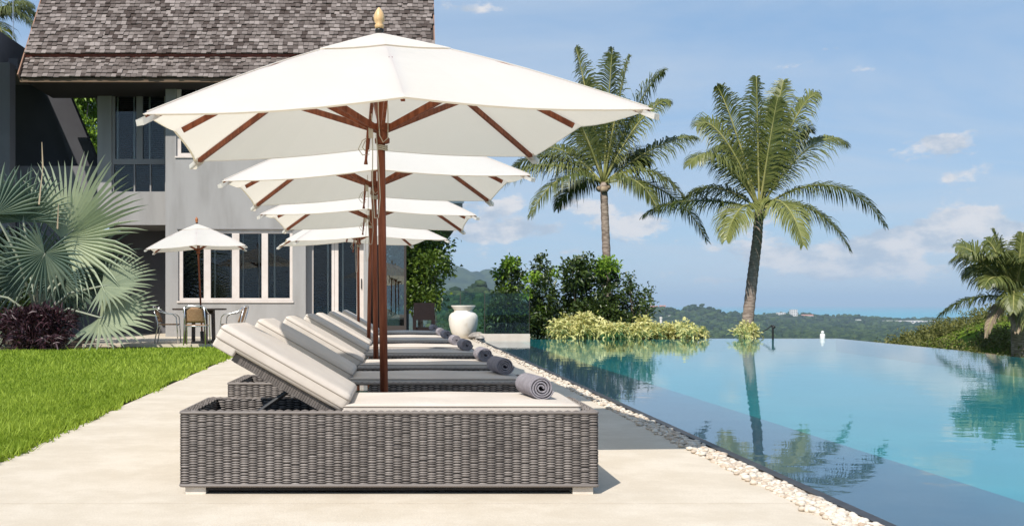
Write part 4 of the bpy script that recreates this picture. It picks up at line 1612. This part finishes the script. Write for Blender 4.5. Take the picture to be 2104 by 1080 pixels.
def shrub(name, label, cat, spec, D, base_px, base_z, n, ln, wd, m, group=None, tint=(0, 1), top=None, stems=True, **kw):
    bx_ = hx(base_px, D)
    e = empty(name, (bx_, D, base_z))
    tag(e, label, cat, group)
    lobes = px_lobes(spec, D)
    org = (bx_, D, base_z)
    V, F, T = crown(lobes, n, ln, wd, origin=org, tint=tint, **kw)
    np_object('foliage', V, F, T, m, e)
    if top:
        V, F, T = crown(px_lobes(top[0], D - .15, dj=.1), top[1], ln * 1.05, wd * 1.05, origin=org, shell=.3, up=.6)
        np_object('young_foliage', V, F, T, top[2], e)
    if stems:
        st = MB()
        for (c, r) in lobes:
            p = Vector(c) - Vector(org)
            b0 = Vector((random.uniform(-.12, .12), random.uniform(-.1, .1), 0))
            st.tube([b0, b0 * .6 + p * .45 + Vector((0, 0, .05)), p + Vector((0, 0, r[2] * .4))], [.030, .02, .007], 6)
        st.build('stem', 'twig', e)
    return e


# ---- glossy dark shrubs and the yellow planting beyond the pool
SG = 'glossy dark shrubs behind the pool'
shrub('shrub', 'dark glossy shrub with lime shoots behind the glass panel on the kerb', 'shrub',
      [(1050, 580, 24, 32), (1040, 630, 34, 34), (1062, 665, 40, 30), (1022, 662, 26, 30), (1052, 552, 16, 20)], 30.2, 1050, -.6, 3600, .155, .075, 'leaf_dark', SG,
      top=([(1052, 540, 15, 8), (1030, 562, 13, 7), (1088, 572, 14, 7), (1084, 606, 10, 6), (1040, 594, 8, 5)], 480, 'leaf_lime'))
shrub('shrub', 'tallest pointed dark shrub next to the lime tipped one by the kerb', 'shrub',
      [(1112, 558, 17, 32), (1116, 605, 28, 34), (1100, 650, 36, 36), (1130, 660, 36, 32)], 30.6, 1110, -.6, 3400, .15, .07, 'leaf_dark', SG,
      top=([(1142, 564, 9, 8), (1108, 640, 10, 7)], 130, 'leaf_lime'))
shrub('shrub', 'broad twin topped dark shrub left of the palm trunk and its lime crown', 'shrub',
      [(1176, 560, 20, 28), (1205, 558, 20, 32), (1188, 610, 34, 32), (1175, 655, 38, 32), (1212, 645, 34, 34)], 30.4, 1190, -.6, 3900, .18, .085, 'leaf_dark', SG)
shrub('shrub', 'dark shrub with bright lime crown wrapping the foot of a coconut palm', 'shrub',
      [(1245, 570, 22, 28), (1252, 612, 26, 28), (1240, 652, 34, 30), (1262, 640, 18, 34)], 30.3, 1245, -.6, 2900, .15, .07, 'leaf_dark', SG,
      top=([(1246, 544, 20, 10), (1232, 556, 10, 9), (1262, 552, 10, 10)], 420, 'leaf_lime'))
shrub('shrub', 'open dark shrub standing apart at the outer end of the row', 'shrub',
      [(1292, 582, 14, 16), (1300, 612, 20, 18), (1326, 606, 12, 12), (1305, 645, 26, 24), (1330, 640, 12, 16), (1290, 668, 28, 20)], 30.2, 1300, -.6, 1900, .14, .065, 'leaf_dark', SG, spread=.09)
YG = 'yellow variegated shrubs along the pool edge'
YS = [([(1150, 672, 18, 13), (1172, 664, 18, 14), (1195, 680, 20, 12), (1160, 686, 22, 9)], 1170, 'spreading yellow variegated shrub beside the tallest dark shrub'),
      ([(1200, 662, 18, 14), (1220, 672, 18, 14), (1212, 684, 24, 10)], 1212, 'tallest yellow variegated shrub in front of the twin topped dark shrub'),
      ([(1255, 676, 18, 11), (1280, 682, 20, 9), (1262, 687, 22, 8)], 1265, 'low yellow variegated shrub in front of the palm foot'),
      ([(1322, 668, 14, 15), (1345, 680, 18, 11), (1312, 683, 20, 10), (1335, 688, 24, 8)], 1330, 'peaked yellow variegated shrub in front of the open dark shrub'),
      ([(1385, 678, 20, 11), (1410, 676, 18, 10), (1435, 684, 14, 8), (1400, 687, 30, 8), (1372, 684, 16, 10)], 1400, 'flat yellow variegated shrub at the outer end of the hedge')]
for spec, bpx, lab in YS:
    shrub('yellow_shrub', lab, 'shrub', spec, 28.7, bpx, -.5, 1300, .17, .062, 'leaf_yellow', YG, shell=.3, up=.2, spread=.06)
shrub('yellow_shrub', 'small round yellow variegated shrub at the foot of the leaning palm', 'shrub',
      [(1535, 676, 16, 13), (1548, 683, 12, 11), (1524, 685, 13, 9)], 28.75, 1536, -.5, 750, .13, .05, 'leaf_yellow', shell=.3, up=.2, spread=.06)


# ---- broadleaf trees
def tree(label, spec, D, base, n, ln, wd, m, tint=(0, 1), r0=.11, fork=None):
    e = empty('broadleaf_tree', base)
    tag(e, label, 'tree')
    lobes = px_lobes(spec, D, .9, .9)
    V, F, T = crown(lobes, n, ln, wd, origin=base, tint=tint, shell=.25, spread=.12)
    np_object('crown', V, F, T, m, e)
    tr = MB()
    fk = Vector(fork) - Vector(base)
    tr.tube([(0, 0, 0), fk * .5 + Vector((.06, 0, 0)), fk], [r0, r0 * .8, r0 * .62], 10)
    for c, r in lobes:
        p = Vector(c) - Vector(base)
        tr.tube([fk, fk * .5 + p * .5 + Vector((0, 0, .1)), p], [r0 * .45, r0 * .26, r0 * .08], 6)
    tr.build('trunk', 'bark', e, smooth=True)


tree('leafy green tree behind the glass screen and dark armchair',
     [(862, 512, 40, 26), (905, 508, 24, 18), (838, 545, 36, 30), (885, 545, 34, 24), (915, 552, 14, 11), (868, 585, 36, 24), (835, 605, 34, 28), (880, 612, 26, 16), (815, 510, 30, 26), (812, 575, 30, 40)],
     29.9, (.50, 29.9, -1.0), 7000, .17, .085, 'leaf_mid', fork=(.55, 29.9, 1.1))
tree('sunlit leafy tree between the dark wing and the house',
     [(150, 190, 34, 30), (175, 225, 30, 34), (160, 270, 40, 30), (190, 310, 26, 30), (130, 230, 30, 30), (185, 180, 24, 20)],
     37.0, (-11.8, 37.0, -1.0), 5200, .20, .11, 'leaf_lime', fork=(-11.8, 37.0, 5.0), r0=.16)

# ---- left-hand bed
shrub('hedge', 'tall dark green hedge behind the fan palm', 'hedge',
      [(20, 520, 60, 50), (70, 560, 60, 50), (15, 600, 60, 50), (95, 625, 50, 45), (-30, 560, 60, 70), (130, 600, 40, 50)], 25.6, 40, 0.0, 7500, .16, .07, 'leaf_dark', tint=(0, .6), spread=.12)
shrub('cordyline', 'dark purple leaved bush at the foot of the fan palm', 'shrub',
      [(70, 668, 46, 34), (110, 672, 32, 32), (35, 672, 34, 34), (80, 694, 56, 20), (130, 655, 16, 16)], 20.9, 75, 0.0, 2600, .26, .045, 'leaf_purple', spread=.05, shell=.35, up=.5)


def fan_palm():
    D = 22.0
    base = at(92, 702, D)
    base.z = 0.0
    e = empty('fan_palm', base)
    tag(e, 'silvery blue fan palm with huge pleated leaves beside the lawn', 'palm tree')
    heart = at(80, 648, D) - base
    tr = MB()
    for k in range(22):                              # old leaf bases round the stub of trunk
        a = k * 2.4
        z = heart.z * k / 26
        tr.tube([(.16 * math.cos(a), .16 * math.sin(a), z), (.24 * math.cos(a), .24 * math.sin(a), z + .20), (.26 * math.cos(a), .26 * math.sin(a), z + .30)], [.05, .035, .02], 6)
    tr.lathe([(.20, 0), (.18, heart.z * .6), (.12, heart.z)], 12)
    tr.build('trunk', 'bark', e)
    # hub px, hub py, depth offset, axis angle in the picture (deg, 0 = right, 90 = up), lean towards camera, normal lean, radius px, spread deg, tint (sunlit leaves painted pale, shaded ones dark)
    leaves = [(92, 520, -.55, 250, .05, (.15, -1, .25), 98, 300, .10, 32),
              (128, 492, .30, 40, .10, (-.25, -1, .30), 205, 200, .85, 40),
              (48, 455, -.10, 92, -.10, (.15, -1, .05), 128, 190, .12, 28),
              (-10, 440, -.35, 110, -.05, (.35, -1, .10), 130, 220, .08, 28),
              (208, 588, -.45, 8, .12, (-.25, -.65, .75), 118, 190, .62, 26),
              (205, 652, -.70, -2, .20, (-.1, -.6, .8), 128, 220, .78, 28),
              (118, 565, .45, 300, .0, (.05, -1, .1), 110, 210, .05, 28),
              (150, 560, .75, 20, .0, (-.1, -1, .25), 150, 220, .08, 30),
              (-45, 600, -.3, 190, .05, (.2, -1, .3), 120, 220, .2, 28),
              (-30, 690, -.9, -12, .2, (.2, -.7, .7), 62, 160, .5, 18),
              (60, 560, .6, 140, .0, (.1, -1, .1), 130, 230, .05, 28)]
    for hpx, hpy, dy, ang, lean, nrm, rpx, spread, tint, ns in leaves:
        d = D + dy
        hub = at(hpx, hpy, d) - base
        s = d / FPX
        Rr = rpx * s
        ax = Vector((math.cos(R(ang)), -lean, math.sin(R(ang)))).normalized()
        nr = Vector(nrm)
        nr = (nr - ax * nr.dot(ax)).normalized()
        sd = ax.cross(nr)
        mb = MB()
        dphi = R(spread) / ns
        for k in range(ns):
            phi = -R(spread) / 2 + (k + .5) * dphi
            edge = 1 - .22 * abs(phi / (R(spread) / 2)) ** 2.5
            rho = Rr * edge * random.uniform(.93, 1.05)
            bend = random.gauss(0, .035)
            split = .46 + random.uniform(-.03, .05)
            rows = [(.03, 1.0), (.25, 1.0), (split, 1.0), (split + .20, .66), (.86, .36), (1.0, 0)]
            vs = []
            for f, wk in rows:
                r_ = rho * f
                w_ = r_ * dphi * .5 * (1.0 if f <= split else 1.0) * wk * 1.02
                if f > split:
                    w_ = rho * split * dphi * .5 * wk * 1.10
                ph = phi + bend * max(0, f - split) * 1.6
                pt = hub + ax * (r_ * math.cos(ph)) + sd * (r_ * math.sin(ph))
                cup = nr * (.16 * Rr * (f ** 2) * (abs(phi) / 1.6)) - Vector((0, 0, .10 * Rr * max(0, f - .55) ** 2 * 4))
                tang = (sd * math.cos(ph) - ax * math.sin(ph))
                pt = pt + cup
                if wk == 0:
                    vs.append(pt)
                else:
                    pl_ = nr * (w_ * .75)
                    vs += [pt - tang * w_ - pl_, pt + pl_, pt + tang * w_ - pl_]
            fs = []
            for i in range(4):
                a = i * 3
                fs += [(a, a + 3, a + 4, a + 1), (a + 1, a + 4, a + 5, a + 2)]
            fs += [(12, 15, 13), (13, 15, 14)]
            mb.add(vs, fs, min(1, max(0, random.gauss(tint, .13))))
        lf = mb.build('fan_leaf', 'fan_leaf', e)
        mid = heart * .5 + hub * .5 + Vector((0, -.05, .10 * (hub - heart).length))
        mb2 = MB().tube([heart - Vector((0, 0, .1)), mid, hub, hub + ax * Rr * .16], [.040, .028, .022, .010], 6)
        mb2.build('stalk', 'fan_rib', lf, smooth=True)
    # a few bare dead strips in the heart
    for (a_, b_) in (((78, 560), (76, 620)), ((88, 345), (80, 420)), ((120, 420), (118, 470)), ((86, 292), (88, 345))):
        p, q_ = at(*a_, D - .3) - base, at(*b_, D - .3) - base
        MB().bar(q_, p, .035, .008, up=(0, 1, .1), taper=.35, tint=random.random()).build('dead_leaf', 'palm_dead', e)


fan_palm()


# ---- coconut palms
def coconut_palm(label, base, trunk_px, hub_px, D, fronds, rad, lean_y=0.0, lmax=1.12, dead=(), npair=92, extra=True):
    e = empty('coconut_palm', base)
    tag(e, label, 'palm tree', 'coconut palms round the pool')
    b = Vector(base)
    hub = at(*hub_px, D) - b
    pts = [Vector((0, 0, 0))] + [at(px, py, D) - b for px, py in trunk_px] + [hub + Vector((0, 0, .05))]
    # resample with ring scars
    fine = []
    for i in range(len(pts) - 1):
        for k in range(14):
            fine.append(pts[i].lerp(pts[i + 1], k / 14))
    fine.append(pts[-1])
    rs = [rad * (1.12 - .34 * i / len(fine)) * (1.05 if i % 2 else .965) for i in range(len(fine))]
    MB().tube(fine, rs, 12).build('trunk', 'bark', e, smooth=True)
    ct = MB()
    for k in range(10):                               # fibre, husks and nuts below the crown
        a = k * 2.2
        c = hub + Vector((.16 * math.cos(a), .16 * math.sin(a), -.10 - .05 * (k % 3)))
        ct.lathe([(.01, -.10), (.075, -.05), (.085, .02), (.05, .09), (.01, .11)], 8, c=tuple(c), tint=random.random())
    ct.build('coconut', 'palm_dead', e, smooth=True)

    def frond(tip, arch, dy, tint, m='palm_leaf', lm=lmax, roll=0.0):
        tp_ = at(*tip, D) - b + Vector((0, dy, 0))
        L = (tp_ - hub).length
        c1 = hub + (tp_ - hub) * .38 + Vector((0, 0, arch * 1.0 * D / FPX))
        c2 = hub + (tp_ - hub) * .80 + Vector((0, 0, arch * .95 * D / FPX))

        def bz(t):
            u = 1 - t
            return hub * u ** 3 + c1 * 3 * u * u * t + c2 * 3 * u * t * t + tp_ * t ** 3

        mb = MB()
        down = Vector((0, 0, -1))
        steep = max(0.0, (tp_ - hub).normalized().z)
        twist = random.choice((-1, 1)) * random.uniform(R(30), R(75)) * min(1.0, steep * 1.3)
        for i in range(npair):
            t = .13 + .87 * (i + .5) / npair
            p = bz(t)
            tg = (bz(min(1, t + .01)) - bz(t - .01)).normalized()
            sd = tg.cross(Vector((0, 0, 1)))
            if sd.length < .15:
                sd = tg.cross(Vector((.2, 1, 0)))
            sd.normalize()
            sd = Matrix.Rotation(twist * (1 - .4 * t), 3, tg) @ sd
            upv = sd.cross(tg)
            prof = min(1.0, .35 + 3.0 * (t - .1)) * (1 - .80 * (max(0, t - .45) / .55) ** 1.3)
            for s in (-1, 1):
                l = lm * prof * random.uniform(.84, 1.10)
                f0 = .34 + .46 * t
                vert = abs(tg.z)
                d = (sd * s * (1 - .2 * t) + tg * f0 + upv * (.22 + random.gauss(0, .12)) + down * (.05 + .14 * random.random()) * (1 - .5 * vert)).normalized()
                d2 = (d + down * (.48 + .40 * random.random())).normalized()
                d3 = (d2 + down * (.95 + .50 * random.random())).normalized()
                wv = (d.cross(tg)).cross(d)
                if wv.length < .05:
                    wv = tg.copy()
                wv = wv.normalized() * .019
                p1 = p + d * l * .36
                p2 = p1 + d2 * l * .36
                p3 = p2 + d3 * l * .30
                mb.add([p - wv * .6, p + wv * .6, p1 - wv, p1 + wv, p2 - wv * .75, p2 + wv * .75, p3], [(0, 2, 3, 1), (2, 4, 5, 3), (4, 6, 5)],
                       min(1, max(0, random.gauss(tint, .16))))
        fo = mb.build('frond', m, e)
        pr = [bz(k / 12) for k in range(13)]
        MB().tube(pr, [.036 * (1 - k / 13) + .006 for k in range(13)], 6).build('rachis', 'palm_rib', fo, smooth=True)

    for fr in fronds:
        frond(*fr)
    for fr in dead:
        frond(*fr, m='palm_dead', lm=lmax * .55)
    return e


coconut_palm('slender upright coconut palm rising behind the dark shrubs', (hx(1250, 33), 33, -1.6), [(1249, 690), (1246, 520)], (1240, 378), 33,
             [((1188, 92), 16, .4, .45), ((1252, 108), 14, -.5, .5), ((1372, 140), 40, .5, .55), ((1132, 160), 40, .6, .45),
              ((1000, 407), 70, -.6, .55), ((1082, 450), 66, -1.2, .30), ((1115, 300), 36, 1.0, .4), ((1434, 280), 28, .2, .35), ((1400, 432), 70, -.9, .62),
              ((1468, 492), 74, .8, .20), ((1325, 440), 50, -1.6, .5), ((1310, 190), 30, 1.4, .35), ((1160, 420), 44, 1.5, .2), ((1345, 330), 54, 1.2, .25), ((1215, 150), 12, .9, .35), ((1285, 125), 24, -.6, .5), ((1150, 225), 40, -.7, .45), ((1365, 215), 46, -.5, .5), ((1050, 350), 60, .7, .4)], .15)
coconut_palm('leaning coconut palm with full crown at the corner of the pool', (hx(1530, 31), 31, -1.0), [(1533, 690), (1546, 570), (1556, 490)], (1560, 432), 31,
             [((1482, 172), 26, .4, .45), ((1545, 165), 6, -.4, .45), ((1620, 160), 18, .4, .5), ((1662, 202), 54, -.6, .5), ((1436, 256), 68, .2, .5), ((1398, 348), 72, -.9, .65),
              ((1335, 438), 36, .9, .15), ((1462, 498), 50, -1.4, .80), ((1592, 512), 70, -2.2, .85), ((1720, 518), 66, -.9, .62), ((1812, 466), 94, -.2, .5), ((1752, 294), 72, .4, .62),
              ((1690, 262), 50, 1.0, .4), ((1500, 290), 44, 1.6, .3), ((1640, 310), 50, 1.4, .3), ((1575, 215), 10, -.9, .45), ((1430, 400), 44, 1.2, .2)], .17)
coconut_palm('stocky coconut palm with tangled fronds on the scrubby slope', (hx(2096, 29), 29, -1.6), [(2092, 690), (2090, 650)], (2086, 615), 29,
             [((1948, 535), 44, -.2, .45), ((2040, 492), 22, .3, .4), ((2092, 480), 6, -.2, .6), ((2150, 520), 30, .4, .5), ((2190, 600), 40, -.3, .5), ((2060, 540), 20, -1.0, .35), ((1955, 655), 34, .8, .15),
              ((2070, 690), 50, -1.2, .55), ((2140, 690), 50, -1.0, .6), ((2020, 560), 30, 1.0, .3), ((2110, 520), 20, .8, .4), ((1985, 505), 30, .5, .4), ((2065, 470), 14, .6, .45), ((1990, 590), 40, -.8, .4), ((2030, 640), 44, -1.2, .5), ((2010, 530), 30, -.5, .5)], .18,
             lmax=.80, dead=[((2010, 690), 40, -.4, .2), ((2050, 680), 30, -.9, .3)], npair=60)
coconut_palm('coconut palm crown showing beyond the wing parapet', (hx(-25, 42), 42, -1.6), [(-25, 500), (-25, 200)], (-25, 50), 42,
             [((78, 70), 50, -.4, .5), ((60, 10), 30, .3, .5), ((20, -60), 10, .2, .5), ((-90, -20), 20, .2, .4), ((30, 130), 50, -.8, .4), ((-110, 90), 50, 0, .4), ((75, 40), 44, .8, .6)], .16, lmax=1.1)


# ---- scrubby slope at the far right
def slope():
    mb = MB()
    xs_ = np.linspace(13.6, 36, 30)
    ysl = np.linspace(23, 44, 22)
    Xg, Yg = np.meshgrid(xs_, ysl)

    def sz(x, y):
        ridge = np.interp(x / y * FPX + VPX, [1780, 1860, 1900, 1950, 2000, 2050, 2104, 2300], [735, 712, 698, 680, 660, 650, 642, 630])
        top = CAMZ + (VPY - ridge) * 34 / FPX
        k = np.exp(-((y - 34) / 6.0) ** 2)
        return -2.2 + (top + 2.2) * k + .12 * np.sin(x * 2.3) * np.sin(y * 1.9)
    Zg = sz(Xg, Yg)
    V = np.stack([Xg.ravel(), Yg.ravel(), Zg.ravel()], 1)
    n = len(xs_)
    F = np.array([(i * n + j, i * n + j + 1, (i + 1) * n + j + 1, (i + 1) * n + j) for i in range(len(ysl) - 1) for j in range(n - 1)])
    o = np_object('slope', V, F, np.full(len(F), .5), 'grass_ground', smooth=True)
    tag(o, 'grassy slope falling away beside the pool', kind='structure')
    k = 1900
    x = rng.uniform(14.6, 24, k)
    y = rng.uniform(28.5, 35, k)
    z = sz(x, y)
    lobes = []
    sel = rng.choice(k, 300, replace=False)
    for i in sel:
        r = rng.uniform(.15, .42)
        lobes.append(((x[i], y[i], z[i] + r * .3), (r * 1.3, r * 1.2, r)))
    V, F, T = crown(lobes, 34000, .12, .05, spread=.06, shell=.3)
    o = np_object('scrub', V, F, T, 'scrub_leaf')
    tag(o, 'tangled green scrub covering the slope under the stocky palm', 'scrub', kind='stuff')


slope()

# ================================================================== AIR
hb = MB().box(-45500, 45500, -45500, 45500, -92.0, 330.0)
hz_o = hb.build('haze', None)
hm = bpy.data.materials.new('haze_air')
hm.use_nodes = True
g = NT(hm.node_tree)
o_ = g.node('ShaderNodeOutputMaterial')
pv = g.node('ShaderNodeVolumePrincipled')
pv.inputs['Color'].default_value = (0.62, 0.81, 1.0, 1)
pv.inputs['Density'].default_value = 0.000068
pv.inputs['Anisotropy'].default_value = 0.0
g.l.new(pv.outputs[0], o_.inputs['Volume'])
hz_o.data.materials.append(hm)
tag(hz_o, 'thin sea haze over the lowland', 'haze', kind='stuff')
